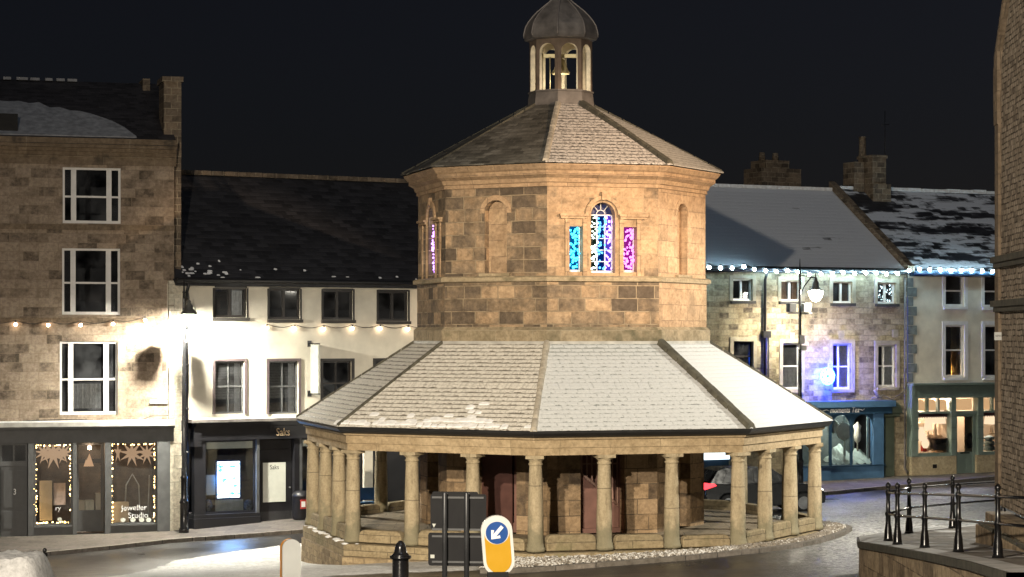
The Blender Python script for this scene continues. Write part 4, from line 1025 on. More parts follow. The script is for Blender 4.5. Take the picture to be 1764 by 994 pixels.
# street name plate
x0, x1, za, zb = R(257, 687, 289, 696); pl = thing('street_sign', 'small white street name plate reading THE BANK on the brown stone house', 'street sign', F.world(x0, -.03, za), F.rot)
q = MB(); q.box(0, x1-x0, 0, .028, 0, zb-za); q.build('plate', paint('dull_sign_plate', (.30, .30, .29), .6), pl); q = MB(); frame_bars(q, 0, x1-x0, 0, zb-za, .012, -.004, .001); q.build('border', M['letter_black'], pl)
text('lettering', 'THE BANK', .125, M['letter_black'], pl, ((x1-x0)/2, -.004, .04), sx=.72, ext=.001)
festoon(F, [(-29, 558), (27, 559), (83, 560), (139, 560), (195, 558), (250, 552)], M['bulb_warm'], 'warm festoon bulbs strung across the brown stone house')
# cable sagging over the shopfront
t = MB(); t.tube([(F.s_(px), -.06, F.z_(px, py)) for px, py in ((-40, 722), (0, 728), (60, 724), (130, 722), (200, 727), (240, 724), (262, 716), (298, 715))], .014, 5); t.build('cable', M['iron'], B1)

# ------------------------------------------------------------------ white rendered house with the dark shop
F = FL2; R = F.rect; B2 = thing('white_house', 'cream white rendered house with a long dark roof and a black shopfront', 'building', F.loc, F.rot)
xe2 = F.s_(720)+5.5; ze = F.z_(515, 486); zs = F.z_(425, 722)
up = [R(a, b_, c_, d_) for a, b_, c_, d_ in ((369, 496, 425, 547), (463, 498, 517, 550), (556, 500, 608, 551), (651, 502, 703, 553))]
lo = [R(a, b_, c_, d_) for a, b_, c_, d_ in ((370, 622, 421, 713), (463, 622, 514, 713), (556, 622, 606, 702))]
dx = lo[2][0]-lo[1][0]; lo += [(lo[2][0]+dx, lo[2][1]+dx, lo[2][2], lo[2][3]), (lo[2][0]+2*dx, lo[2][1]+2*dx, lo[2][2], lo[2][3])]
wl = MB(); wl.wall(0.02, xe2, zs, ze, up+lo, 0, .14); wl.face([(xe2, 0, 0), (xe2, 9, 0), (xe2, 9, ze), (xe2, 0, ze)]); wl.build('wall', M['render_white'], B2)
b_ = MB(); b_.box(.05, xe2, -.03, .05, ze-.22, ze-.03); b_.build('eaves_board', M['render_white'], B2)
shell(B2, .05, xe2-.02, .1, ze, floors=(zs+.05, F.z_(515, 580)))
zr2 = F.z_(500, 305, 5.0); gable_roof(B2, -.05, xe2, ze+.05, zr2, 5.0, M['roof_left2'], over=.2)
gt = MB(); gt.tube([(0, -.27, ze+.0), (xe2, -.27, ze+.0)], .075, 8); gt.box(0, xe2, -.2, .02, ze-.10, ze+.03); gt.build('gutter', M['gutter'], B2)
rd = MB(); n = 30
for i in range(n): rd.box(xe2*i/n+.01, xe2*(i+1)/n-.01, 4.84, 5.16, zr2-.06, zr2+.09)
rd.build('ridge', M['stonechim'], B2)
sp_ = MB(); sl2 = (zr2-ze-.05)/5
for i in range(42):
    x = random.uniform(.3, xe2-1); y = abs(random.gauss(0, .18))+.05; w = random.uniform(.06, .2)
    if random.random() < .5: x = random.uniform(.3, 2.2); y *= 1.6
    h = random.uniform(.03, .08); f = lambda a, b, e: (x+a*w, y+b*h, ze+.055+(y+b*h)*sl2+e)
    sp_.face([f(0, 0, .01), f(.4, -.2, .012), f(1, .1, .01), f(.9, .8, .02), f(.4, 1, .02), f(.05, .7, .018)])
sp_.build('snow_flecks', M['snow'], B2)['kind'] = 'stuff'
qn = MB(); k = 0; z = .1
while z < ze-.25:
    w = .34 if k % 2 else .30; qn.box(-.20, w-.08, -.05, .04, z+.006, z+.39); z += .40; k += 1
qn.build('quoins', M['quoin_white'], B2)
qb = MB(); qb.box(-.22, .2, .05, .6, .1, ze-.1); qb.build('quoin_backing', M['render_white'], B2)
for i, w in enumerate(up):
    window(B2, w, M['darkwin'], vs=(.5,), hs=(), fw=.06, vw=.09, inset=.06, sill=.06, sillmat=M['darksill'], glassm=M['glass'], curtain=(.52, .95, .05, .95) if i == 0 else None)
    s = MB(); x0, x1, za, zb = w
    for a, c_ in ((x0-.05, x0-.001), (x1+.001, x1+.05)): s.box(a, c_, -.03, .04, za, zb+.05)
    s.box(x0, x1, -.031, .04, zb+.001, zb+.06); s.build('window_casing', M['darkwin'], B2)
for i, w in enumerate(lo):
    window(B2, w, M['greyframe'] if i < 2 else M['darkwin'], vs=(.5,), hs=(.52,), fw=.05, vw=.035, hw=.06, inset=.10, surround=.085, surmat=M['plum'] if i < 2 else M['darkwin'], glassm=M['glass'], curtain=(.78, .97, .03, .95) if i < 2 else None)
# shopfront
sf = MB(); x0, x1 = F.s_(331), F.s_(700); zf1, zf0 = F.z_(425, 727), F.z_(425, 757)
sf.box(F.s_(324), xe2, -.32, .1, zs-.07, zs+.02, 1); sf.box(x0+.02, xe2, -.26, .1, zf1-.12, zs-.072, 0); sf.box(x0, xe2, -.16, .1, zf0, zf1-.122, 0)
sf.box(x0-.03, x0+.22, -.24, .1, zf0-.18, zf1-.3, 0)
sw = R(352, 757, 440, 884); sdr = R(449, 757, 506, 895); sw3 = R(514, 757, 640, 884)
zb0 = sdr[2]
sf.box(x0+.03, sw[0], -.12, .12, zb0-.8, zf0, 0); sf.box(sw[1], sw[1]+.10, -.10, .12, zb0-.8, zf0, 2); sf.box(sdr[1]-.02, sw3[0], -.10, .12, zb0-.5, zf0, 0); sf.box(sw3[0], sw3[0]+.09, -.105, .12, zb0+.2, zf0, 2)
sf.box(x0-.06, sw[1]+.06, -.30, .12, zb0-.8, sw[2]-.12, 0); sf.box(x0-.02, sw[1]+.08, -.20, .12, sw[2]-.118, sw[2], 0); sf.box(x0+.0, sw[1]+.06, -.23, .1, sw[2]-.16, sw[2]-.122, 2)
sf.box(sw3[0]-.05, xe2, -.14, .12, zb0-.4, sw3[2]-.04, 0); sf.box(sw3[1], sw3[1]+.25, -.12, .12, zb0-.4, zf0, 0)
sf.box(sdr[0], sdr[1]-.02, -.1, .3, zb0-.3, zb0-.04, 1)
sf.box(sw3[1]+.25, xe2, -.05, .1, zb0-.4, zf0, 0)
so2 = sf.build('shopfront', [M['blackpaint'], M['lead'], M['greyframe']], B2)
cs = MB(); cs.box(F.s_(326), xe2-3, -.31, -.05, zs+.021, zs+.05); cs.build('ledge_snow', M['snow'], B2)
for w in (sw, sw3):
    d = MB(); frame_bars(d, w[0], w[1], w[2], zf0, .05, .0, .08); o = d.build('display_window', M['blackpaint'], B2)
    d = MB(); d.face([(w[0], .04, w[2]), (w[1], .04, w[2]), (w[1], .04, zf0), (w[0], .04, zf0)]); d.build('pane', M['shopglass'], o)
    d = MB(); d.box(w[0]+.05, w[1]-.05, .12, .14, F.z_(395, 773), zf0); d.build('blind', M['whitecard'], o)
d = MB(); d.box(sdr[0]+.02, sdr[1]-.04, .10, .16, zb0, zf0-.35); d.box(sdr[0]+.02, sdr[1]-.04, .12, .16, zf0-.345, zf0); d.box(sdr[0]+.03, sdr[1]-.05, .085, .16, zf0-.40, zf0-.35)
do = d.build('shop_door', M['blackpaint'], B2)
dpr = R(455, 797, 494, 865); d = MB(); d.box(dpr[0], dpr[1], .085, .099, dpr[2], dpr[3]); d.build('door_panel', M['whitecard'], do)
text('lettering', 'Saks', .21, M['letter_black'], do, ((dpr[0]+dpr[1])/2, .083, dpr[3]-.22), sx=.9, ext=.001)
d = MB(); d.ball((sdr[1]-.1, .07, F.z_(495, 840)), .03); d.build('door_handle', M['steel'], do)
text('lettering', 'Saks', .36, M['gold'], so2, (F.s_(484), -.165, F.z_(484, 750)), sx=.8, ext=.006)
# things in the dark shop window
m_, nt, out = newmat('bright_video_screen'); tc = N(nt, 'ShaderNodeTexCoord'); mp = N(nt, 'ShaderNodeMapping'); L(nt, tc.outputs['Object'], mp.inputs[0]); mp.inputs['Scale'].default_value = (2.2, 1, 5)
nn = noise(nt, mp.outputs[0], 1.3, 3, .6); rp = ramp(nt, nn, [(.30, (.0, .16, .75, 1)), (.40, (.1, .6, 1, 1)), (.47, (.9, 1, 1, 1))]); e = N(nt, 'ShaderNodeEmission'); L(nt, rp.outputs[0], e.inputs[0]); e.inputs[1].default_value = 6; L(nt, e.outputs[0], out.inputs[0])
x0, x1, za, zb = F.rect(374, 795, 413, 858, .3); t = thing('display_screen', 'upright glowing blue and white video screen in the black shop window', 'screen', F.world(x0, .3, za-.1), F.rot)
q = MB(); frame_bars(q, -.05, x1-x0+.05, .05, zb-za+.15, .05, -.01, .06); q.box(0, x1-x0, .021, .06, .1, zb-za+.1); q.box((x1-x0)/2-.1, (x1-x0)/2+.1, 0, .05, -.30, .05); q.build('screen_frame', paint('deep_blue_bezel', (.0, .03, .12), .3), t)
q = MB(); q.box(.001, x1-x0-.001, .0, .02, .1, zb-za+.1); q.build('screen_face', m_, t)
fbox(F, 'poster', 352, 818, 371, 853, .22, .01, M['whitecard'], 'pale poster standing left of the glowing screen', 'poster')
fbox(F, 'price_card', 371, 861, 419, 880, .16, .02, paint('grey_card', (.3, .31, .28), .8), 'wide grey card below the glowing screen', 'card')
for (a, c_, lb) in ((353, 368, 'dark patterned cushion at the left foot of the glowing screen'), (421, 438, 'dark patterned cushion right of the grey card under the glowing screen')):
    x0, x1, za, zb = F.rect(a, 860, c_, 882, .22); q = MB(); q.ball((0, 0, (zb-za)/2), (x1-x0)/2, 10, 6, sz=(zb-za)/(x1-x0)); o = q.build('cushion', paint('blue_grey_cushion', (.08, .10, .13), .9, var=.9, scale=14), None, F.world((x0+x1)/2, .32, za), F.rot); o.scale = (1, .5, 1); tag(o, lb, 'cushion', 'cushions in the black shop window')
q = MB(); q.box(F.s_(345), xe2-1, .1, 1.8, .0, sw[2]-.01); q.box(F.s_(345), xe2-1, 1.8, 1.9, 0, zf0+.3); q.build('window_bed', M['room'], B2)
# hanging board sign on two brackets, edge on to the wall
x, za, zb = F.s_(533), F.z_(533, 679), F.z_(533, 590)
t = thing('hanging_sign', 'tall pale banner sign held off the white wall by two black brackets', 'hanging sign', F.world(x, 0, za), F.rot)
q = MB(); q.box(-.02, .02, -.72, -.12, .04, zb-za-.06); q.build('board', paint('pale_banner_cloth', (.42, .43, .38), .7), t)
for zz in (.02, zb-za-.04):
    q = MB(); q.tube([(0, 0, zz), (0, -.78, zz)], .022, 6); q.box(-.07, .07, -.02, .0, zz-.1, zz+.1); q.build('bracket', M['iron'], t)
festoon(F, [(460, 565), (508, 566), (558, 567), (607, 566), (655, 566), (703, 567), (752, 567), (800, 566)], M['bulb_warm'], 'warm festoon bulbs strung along the white rendered house')
# downpipe at the joint of the two houses
t = MB(); xq = F.s_(321); t.tube([(xq, -.27, ze), (xq-.02, -.1, ze-.35), (xq-.02, -.09, .15)], .05, 8)
for zz in (1.2, 2.6, 4.0, 5.4, 6.6): t.lathe([(.07, zz-.04), (.07, zz+.04)], xq-.02, -.09, 8)
t.build('downpipe', M['iron'], B2)
# bin with a red notice and a broom beside the shop
x, yb = F.s_(519, -.5), 0; base = F.world(x, -.5, 0); base = (base[0], base[1], gz(base[0], base[1])+.12)
t = thing('litter_bin', 'dark litter bin with a red and white notice beside the market left corner', 'bin', base, F.rot)
q = MB(); q.lathe([(.26, 0), (.29, .05), (.29, .72), (.31, .74), (.31, .8), (.2, .92)], 0, 0, 14); q.build('body', M['blackpaint'], t)
q = MB(); q.box(-.17, .13, -.305, -.29, .36, .66); q.build('notice', M['redobj'], t); q = MB(); q.box(-.14, .0, -.309, -.304, .42, .6); q.build('notice_panel', M['letter_white'], t)
# blue bench seen through the colonnade
bx = at(632, 850, 71.5); bz = gz(bx[0], bx[1])+.12
t = thing('blue_bench', 'small blue bench glimpsed between the left columns of the market', 'bench', (bx[0], bx[1], bz), FL2.rot)
q = MB(); q.box(-.55, .55, -.2, .2, .5, .56); q.build('seat', M['blue'], t); q = MB(); q.box(-.55, .55, .18, .22, .6, 1.0); q.build('backrest', M['blue'], t)
for sx_ in (-.45, .45): q = MB(); q.box(sx_-.04, sx_+.04, -.18, .2, 0, .5); q.build('leg', M['iron'], t)
q = MB(); xq = F.s_(632, -.02); q.box(xq-.16, xq+.16, -.15, -.02, .3, zf0); q.build('pilaster', M['render_white'], B2)

# ------------------------------------------------------------------ right-hand stone house with the blue shop
F = FR; R = F.rect
B3 = thing('yellow_stone_house', 'long yellow stone house with a snowy roof and a blue arched shopfront', 'building', F.loc, F.rot)
xa3, xe3 = F.s_(1040), F.s_(1562); ze3 = F.z_(1400, 461); zs3 = F.z_(1450, 690)
up = [R(*q) for q in ((1262, 481, 1296, 518), (1345, 483, 1380, 519), (1434, 485, 1468, 522), (1511, 487, 1543, 523))]
lo = [R(*q) for q in ((1263, 588, 1297, 640), (1348, 591, 1379, 671), (1434, 592, 1466, 671), (1512, 594, 1543, 667))]
x5 = [tuple(v-3.9 if i < 2 else v for i, v in enumerate(w)) for w in (up[0], lo[0])]
bs = R(1400, 700, 1512, 812)            # blue shop opening
gd = R(1517, 712, 1543, 818); ls = R(1213, 760, 1254, 812)
wl = MB(); wl.wall(xa3, xe3, -.2, ze3, up+lo+x5+[(bs[0]-.9, bs[1], -.2, bs[3]), (gd[0], gd[1], -.2, gd[3]), (ls[0]-1.3, ls[1]+.1, -.2, F.z_(1233, 772))], 0, .16)
wl.build('wall', M['rightstone'], B3)
shell(B3, xa3, xe3-.02, -.1, ze3, y0=.4, floors=(F.z_(1450, 560), zs3))
zr3 = F.z_(1400, 326, 5.0); gable_roof(B3, xa3, xe3-.08, ze3+.05, zr3, 5.0, M['roof_r1'], over=.25)
gt = MB(); gt.tube([(xa3, -.32, ze3-.10), (xe3, -.32, ze3-.10)], .07, 8); gt.box(xa3, xe3, -.12, .02, ze3-.22, ze3+.02); gt.build('gutter', M['gutter'], B3)
rd = MB()
for i in range(24):
    x = xa3+(xe3-xa3)*i/24; rd.box(x+.01, x+(xe3-xa3)/24-.01, 4.85, 5.15, zr3-.05, zr3+.08)
rd.build('ridge', M['snow'], B3)
sl3 = (zr3-ze3-.05)/5; pp = MB()      # parapet between the roofs
pp.face([]) if False else None
P = [(-.3, ze3-.15), (5.1, zr3+.12), (5.1, zr3+.36), (-.3, ze3+.12)]
for xx in (xe3-.14, xe3+.14): pass
a = [(xe3-.15, y, z) for y, z in P]; b_ = [(xe3+.15, y, z) for y, z in P]
pp.face(a); pp.face(b_[::-1])
for i in range(4): j = (i+1) % 4; pp.face([a[j], a[i], b_[i], b_[j]])
pp.build('roof_parapet', M['stonechim'], B3)
c = MB(); xa, xb = F.s_(1499, 4.4), F.s_(1530, 4.4); zt = F.z_(1515, 268, 4.5)
c.box(xa, xb, 4.2, 5.4, zr3-1, F.z_(1515, 318, 4.5)); c.box(xa+.05, xb-.18, 4.3, 5.3, F.z_(1515, 318, 4.5), zt); c.box(xa+.0, xb-.13, 4.25, 5.35, zt-.12, zt)
c.box(F.s_(1467, 5), xa-.02, 4.8, 5.6, zr3-1, F.z_(1485, 280, 5)); co_ = c.build('chimney', M['stonechim'], B3)
q = MB(); q.lathe([(.17, zt), (.15, zt+.1), (.14, zt+.75), (.17, zt+.8)], F.s_(1493, 4.8), 5.1, 10); q.build('chimney_pot', M['stonechim'], co_)
q = MB(); q.tube([(F.s_(1527, 4.8), 4.9, zt-.5), (F.s_(1527, 4.8), 4.9, zt+1.9)], .018, 5); q.tube([(F.s_(1520, 4.8), 4.9, zt+1.3), (F.s_(1534, 4.8), 4.9, zt+1.35)], .014, 5); q.build('aerial', M['iron'], co_)
# farther house whose dim chimney shows over the ridge
F4 = Fac(1240, 98, 1500, 102, -5.7); B6 = thing('distant_house', 'dim house behind the ridge showing only its chimney stack', 'building', F4.loc, F4.rot)
c = MB(); c.box(F4.s_(1312), F4.s_(1380), 0, 1.4, 9, F4.z_(1345, 290)); c.box(F4.s_(1322), F4.s_(1362), .1, 1.3, F4.z_(1345, 290), F4.z_(1345, 276)); c.build('chimney', M['stonechim'], B6)
q = MB()
for px in (1326, 1349): q.lathe([(.16, F4.z_(1345, 276)), (.13, F4.z_(1345, 262))], F4.s_(px), .6, 8)
q.build('chimney_pot', M['stonechim'], B6)
q = MB(); q.box(-6, 22, 1.5, 8, -.5, 9.6); q.build('wall', M['room'], B6)
for i, w in enumerate(up+x5[:1]):
    window(B3, w, M['whitewin'], vs=(.5,), hs=(), fw=.06, vw=.09, inset=.10, sill=.10, sillmat=M['darksill'], surround=.14, surmat=M['trimstone'], glassm=M['glass'], curtain=(.02, .98, .05, 1) if i == 1 else ((.55, .97, .05, 1) if i in (0, 2) else None), curmat=M['browncurtain'])
for i, w in enumerate(lo+x5[1:]):
    window(B3, w, M['whitewin'] if i else M['darkwin'], vs=(.40,) if i in (2, 3) else (), hs=(.5,), fw=.07, vw=.07, hw=.06, inset=.10, sill=.08, sillmat=M['trimstone'], surround=.16, surmat=M['trimstone'], glassm=M['glass'], curtain=(.55, .97, .03, .97) if i in (2, 3) else ((.1, .97, .03, .5) if i == 1 else None))
q = MB()
for px, py in ((1364, 580), (1449, 577), (1542, 575)): x, z = F.s_(px), F.z_(px, py); q.box(x-.12, x+.12, -.035, .05, z-.14, z+.16)
q.build('keystone', M['trimstone'], B3)
q = MB(); x = F.s_(1315); q.tube([(x, -.3, ze3-.15), (x, -.12, ze3-.5), (x, -.11, .1)], .055, 8); q.tube([(x+.16, -.1, 5.6), (x+.16, -.1, 1)], .035, 6); q.box(x-.12, x+.22, -.2, -.02, 5.55, 5.8); q.build('downpipe', M['iron'], B3)
q = MB(); x = F.s_(1556); q.tube([(x, -.1, ze3-.3), (x, -.1, .5), (x+.04, -.22, .3)], .045, 8, 0); q.build('downpipe', M['lead'], B3)
q = MB(); q.tube([(F.s_(px), -.05, F.z_(px, py)) for px, py in ((1500, 686), (1520, 680), (1535, 688), (1548, 680), (1558, 672))], .02, 5); q.tube([(F.s_(px), -.06, F.z_(px, py)) for px, py in ((1505, 672), (1512, 684), (1516, 682))], .06, 6); q.build('wall_cables', M['lead'], B3)
# blue shopfront
sf = MB(); x0, x1 = bs[0]-.85, F.s_(1513); zc1, zc0 = F.z_(1455, 690), F.z_(1455, 701); zf0 = F.z_(1455, 713)
sf.box(x0-.1, F.s_(1529), -.55, .1, zc0, zc1, 0); sf.box(x0-.06, F.s_(1524), -.48, .1, zf0+.0, zc0-.002, 1)
zsi = F.z_(1467, 800); ga, gm_, gb_ = F.s_(1431, -.4), F.s_(1467, -.4), F.s_(1504, -.4); gl = x0+.1
# stall riser with a canted left end
pl = [(gl, 0), (ga-.05, -.42), (x1-.04, -.42), (x1+.02, 0)]
sf.plan(pl, -.2, zsi-.06, 0); pl2 = [(gl-.04, .02), (ga-.07, -.47), (x1, -.47), (x1+.06, .02)]; sf.plan(pl2, zsi-.058, zsi, 1)
for x, w in ((ga, .05), (gm_, .045)): sf.box(x-w, x+w, -.41, -.33, zsi, zf0, 1)
sf.box(gb_, x1-.04, -.42, -.30, zsi, zf0, 0); sf.box(x1-.3, x1, -.30, .1, zsi, zf0, 0)
for xa, xb in ((ga+.05, gm_-.045), (gm_+.045, gb_)):
    zt = zf0-.02; spz = F.z_(1467, 738, -.4)
    sf.wall(xa, xb, spz-.0, zf0, [(xa+.001, xb-.001, spz-.3, zt, spz)], -.40, .05, 1, 1)
    ar = arcpts(xa+.05, xb-.05, spz, zt-.05)
bso = sf.build('shopfront', [M['blue'], M['bluedark']], B3)
g_ = MB(); g_.face([(ga, -.37, zsi), (gb_, -.37, zsi), (gb_, -.37, zf0), (ga, -.37, zf0)]); g_.face([(gl, 0, zsi), (ga, -.37, zsi), (ga, -.37, zf0), (gl, 0, zf0)]); g_.build('shop_pane', M['shopglass'], B3)
q = MB(); q.box(gl, x1, -.05, 1.6, zsi-.2, zsi-.05); q.box(gl, x1, 1.6, 1.7, zsi-.2, zf0+.4); q.build('window_bed', paint('dim_shop_floor', (.16, .18, .17), .9), B3)
text('lettering', 'moments Tea', .30, M['letter_white'], bso, (F.s_(1455, -.49), -.487, zf0+.07), sx=.8, ext=.004, shear=.25)
q = MB(); q.tube([(F.s_(px, -.5), -.485, F.z_(px, py, -.5)) for px, py in ((1418, 708), (1424, 706), (1429, 708))], .012, 5); q.tube([(F.s_(px, -.5), -.485, F.z_(px, py, -.5)) for px, py in ((1481, 705), (1486, 707), (1490, 704))], .012, 5); q.build('flourish', M['letter_white'], bso)
# green side door with a round-shouldered hood
d = MB(); d.box(gd[0]+.02, gd[1]-.02, .05, .1, .08, gd[3]); 
for zz in (.3, 1.3): d.box(gd[0]+.15, gd[1]-.15, .03, .06, zz, zz+.8)
do = d.build('side_door', M['greendoor'], B3); d = MB(); d.ball((gd[0]+.06, .02, 1.15), .035); d.build('door_handle', M['gold'], do)
h = MB(); xc = (gd[0]+gd[1])/2; zt = gd[3]; h.prism([(gd[0]-.06, zt+.02)]+[(xc-.42*math.cos(a), zt+.06+.42*math.sin(a)) for a in [PI*i/10 for i in range(11)]]+[(gd[1]+.06, zt+.02)], -.34, 0)
h.box(gd[0]-.05, gd[1]+.05, -.2, .02, zt-.12, zt+.015); h.build('door_hood', M['greendoor'], B3)
# white display in the blue shop
def deco(label, name, build, px, py, off, mat, cat, F_=None):
    F_ = F_ or FR
    q = MB(); build(q); o = q.build(name, mat, None, F_.world(F_.s_(px, off), off, F_.z_(px, py, off)), F_.rot); return tag(o, label, cat)
M['whitedeco'] = paint('white_paper_display', (.62, .68, .6), .9, var=.2, scale=6)
deco('large round white paper rosette in the left arch of the blue shop window', 'paper_rosette', lambda q: q.lathe([(.30, -.02), (.36, 0), (.30, .02)], 0, 0, 20), 1454, 743, .1, M['whitedeco'], 'paper rosette').rotation_euler = (PI/2, 0, FR.rot)
deco('smaller round white paper rosette at the upper left of the blue shop window', 'paper_rosette', lambda q: q.lathe([(.22, -.02), (.27, 0), (.22, .02)], 0, 0, 20), 1436, 735, .15, M['whitedeco'], 'paper rosette').rotation_euler = (PI/2, 0, FR.rot)
deco('white paper streamer hanging down the left arch behind the rosette', 'paper_streamer', lambda q: q.box(-.05, .05, 0, .02, -1.4, .5), 1455, 735, .2, M['whitedeco'], 'streamer')
deco('white paper streamer hanging in the right arch of the blue shop window', 'paper_streamer', lambda q: q.box(-.05, .05, 0, .02, -1.3, .4), 1495, 735, .2, M['whitedeco'], 'streamer')
def drape(q):
    n = 22
    for i in range(n):
        for j in range(6):
            f = lambda a, b: (-1.0+2.0*a/n, -.15+b*.12, (.62*math.exp(-((a/n-.35)/.22)**2)+.45*math.exp(-((a/n-.8)/.15)**2)+.12)*(b/6)+.05*math.sin(a*1.7+b))
            q.face([f(i, j), f(i+1, j), f(i+1, j+1), f(i, j+1)], 0, True)
deco('heap of white tulle draped along the floor of the blue shop window', 'white_drape', drape, 1470, 799, .05, M['whitedeco'], 'fabric')
deco('grey mannequin stand in the right arch of the blue shop window', 'mannequin', lambda q: q.lathe([(.03, -.9), (.03, -.3), (.12, -.2), (.15, 0), (.11, .18), (.16, .36), (.06, .46), (.04, .52)], 0, 0, 12), 1477, 750, .5, M['creamobj'], 'mannequin')
# lit shop sign in the left part of the house, seen over the car
lz0, lz1 = F.z_(1233, 792), F.z_(1233, 773)
t = thing('lit_shop_sign', 'cold white glowing shop sign seen through the colonnade above the black car', 'shop sign', F.world(ls[0]-.1, -.12, lz0), F.rot)
q = MB(); q.box(0, ls[1]-ls[0]+.1, 0, .1, 0, lz1-lz0); q.build('sign_face', M['signlit'], t); q = MB(); frame_bars(q, -.04, ls[1]-ls[0]+.14, -.04, lz1-lz0+.04, .04, -.02, .1); q.build('sign_frame', M['blue'], t)
q = MB(); q.box(ls[0]-1.3, ls[1]+.1, .1, .15, -.2, lz0); q.build('shop_boards', M['bluedark'], B3)
# round ring of icy blue lights standing off the wall
rx, rz_ = F.s_(1426, -.5), F.z_(1426, 648, -.5)
t = thing('light_rosette', 'round icy blue light rosette standing off the yellow stone wall over the blue shop', 'christmas light', F.world(rx, -.5, rz_), F.rot)
q = MB()
for k in range(8):
    a = k*PI/4+.2; c_ = (.19*math.cos(a), .19*math.sin(a)); q.tube([(c_[0]+.115*math.cos(b), 0, c_[1]+.115*math.sin(b)) for b in [2*PI*i/10 for i in range(11)]], .028, 5)
q.tube([(.30*math.cos(b), .02, .30*math.sin(b)) for b in [2*PI*i/24 for i in range(25)]], .032, 5)
q.tube([(.1*math.cos(b), -.01, .1*math.sin(b)) for b in [2*PI*i/10 for i in range(6)]], .015, 5)
q.build('light_tube', M['flake'], t)
q = MB(); q.tube([(0, .04, 0), (0, .48, -.15)], .02, 5); q.box(-.32, .32, .035, .05, -.03, .03); q.build('bracket', M['iron'], t)
fp = [(92, 703), (150, 706), (208, 707), (268, 700), (320, 713), (378, 721), (432, 724), (487, 720), (540, 728), (597, 739), (655, 736), (713, 734), (768, 730), (825, 733), (882, 731), (935, 732), (985, 737), (1042, 735)]
fp2 = [(1100, 720), (1152, 712), (1203, 714), (1257, 716), (1310, 718), (1362, 718), (1415, 719), (1468, 721), (1520, 723), (1574, 724), (1628, 725)]
cv = lambda l: [(1190+x/2.923, 220+y/2.923) for x, y in l]
festoon(F, [(1170, 459), (1196, 461)]+cv(fp), M['bulb_cool'], 'cold white festoon bulbs under the eaves of the yellow stone house', off=-.42, r=.066)

# ------------------------------------------------------------------ cream house with the sage shop
B4 = thing('cream_house', 'pale cream rendered house with white sashes and a sage green shopfront at the right', 'building', F.loc, F.rot)
xs_, xz = F.s_(1563), F.s_(1563)+11; ze4 = F.z_(1640, 468)
up = [R(1628, 474, 1661, 528), R(1695, 475, 1728, 529)]; lo = [R(1628, 560, 1661, 650), R(1696, 560, 1729, 650)]
zs4 = F.z_(1640, 660)
wl = MB(); wl.wall(xs_+.02, xz, zs4-.1, ze4, up+lo, 0, .12); wl.build('wall', M['render_cream'], B4)
shell(B4, xs_+.03, xz, zs4, ze4, y0=.3, floors=(F.z_(1640, 545),))
zr4 = F.z_(1620, 330, 5.0); gable_roof(B4, xs_+.16, xz, ze4+.05, zr4, 5.0, M['roof_r2'], over=.25)
rd = MB()
for i in range(16): x = xs_+.2+i*.68; rd.box(x, x+.66, 4.85, 5.15, zr4-.05, zr4+.07+random.uniform(0, .05))
rd.build('ridge', M['snow'], B4)
gt = MB(); gt.tube([(xs_+.1, -.32, ze4-.10), (xz, -.32, ze4-.10)], .06, 8); gt.box(xs_+.1, xz, -.12, .02, ze4-.2, ze4+.02); gt.build('gutter', M['bluedark'], B4)
qn = MB(); z = zs4+.05; k = 0
while z < ze4-.4:
    qn.box(xs_-.02, xs_+(.42 if k % 2 else .25), -.05, .04, z+.01, z+.36); z += .37; k += 1
qn.build('quoins', paint('grey_blue_quoins', (.17, .20, .2), .8, var=.3, bump=.4), B4)
for i, w in enumerate(up): window(B4, w, M['whitewin'], hs=(.5,), fw=.07, hw=.06, inset=.08, sill=.10, surround=.14, surmat=M['whitewin'], glassm=M['glass'])
for i, w in enumerate(lo): window(B4, w, M['whitewin'], hs=(.52,), fw=.07, hw=.06, inset=.08, sill=.10, surround=.15, surmat=M['whitewin'], glassm=M['glass'], curtain=(.52, .98, .02, 1), curmat=M['browncurtain'] if i else paint('gold_curtain', (.5, .34, .12), .9))
sg, si = 0, 1; sf = MB()
zf1, zf0 = F.z_(1640, 663), F.z_(1640, 683); zt0, zt1 = F.z_(1607, 709), F.z_(1607, 685); zw0 = F.z_(1607, 780)
X_ = lambda px: F.s_(px, -.1)
sf.box(X_(1566), xz, -.38, .05, zf1, zf1+.08, sg); sf.box(X_(1571), xz, -.2, .05, zf0, zf1-.002, si); sf.box(X_(1568), xz, -.28, .05, zf0-.05, zf0-.002, sg)
for a, b_ in ((1570, 1579), (1636, 1644), (1682, 1691)):
    sf.box(X_(a), X_(b_), -.22, .1, zw0-.12, zf0-.052, sg)
    for z in (zw0+.5, zw0+.95, zw0+1.4): sf.box(X_(a)-.015, X_(b_)+.015, -.24, -.19, z, z+.05, si)
sf.box(X_(1567), X_(1572), -.25, .1, zw0-.12, zf1-.01, sg)
sf.box(X_(1579), X_(1636), -.14, .08, zt0-.08, zt0, sg); sf.box(X_(1691), xz, -.14, .08, zt0-.08, zt0, sg); sf.box(X_(1644), X_(1682), -.14, .08, zt0-.12, zt0-.0, sg)
sf.box(X_(1579), X_(1636), -.18, .1, zw0-.13, zw0, sg); sf.box(X_(1691), xz, -.18, .1, zw0-.13, zw0, sg)
for a, b_ in ((1579, 1636), (1691, 1748)):
    for i in (1, 2): x = X_(a)+(X_(b_)-X_(a))*i/3; sf.box(x-.035, x+.035, -.12, .06, zt0, zf0-.052, sg)
sf.build('shopfront', [M['sage'], M['sage_in']], B4)
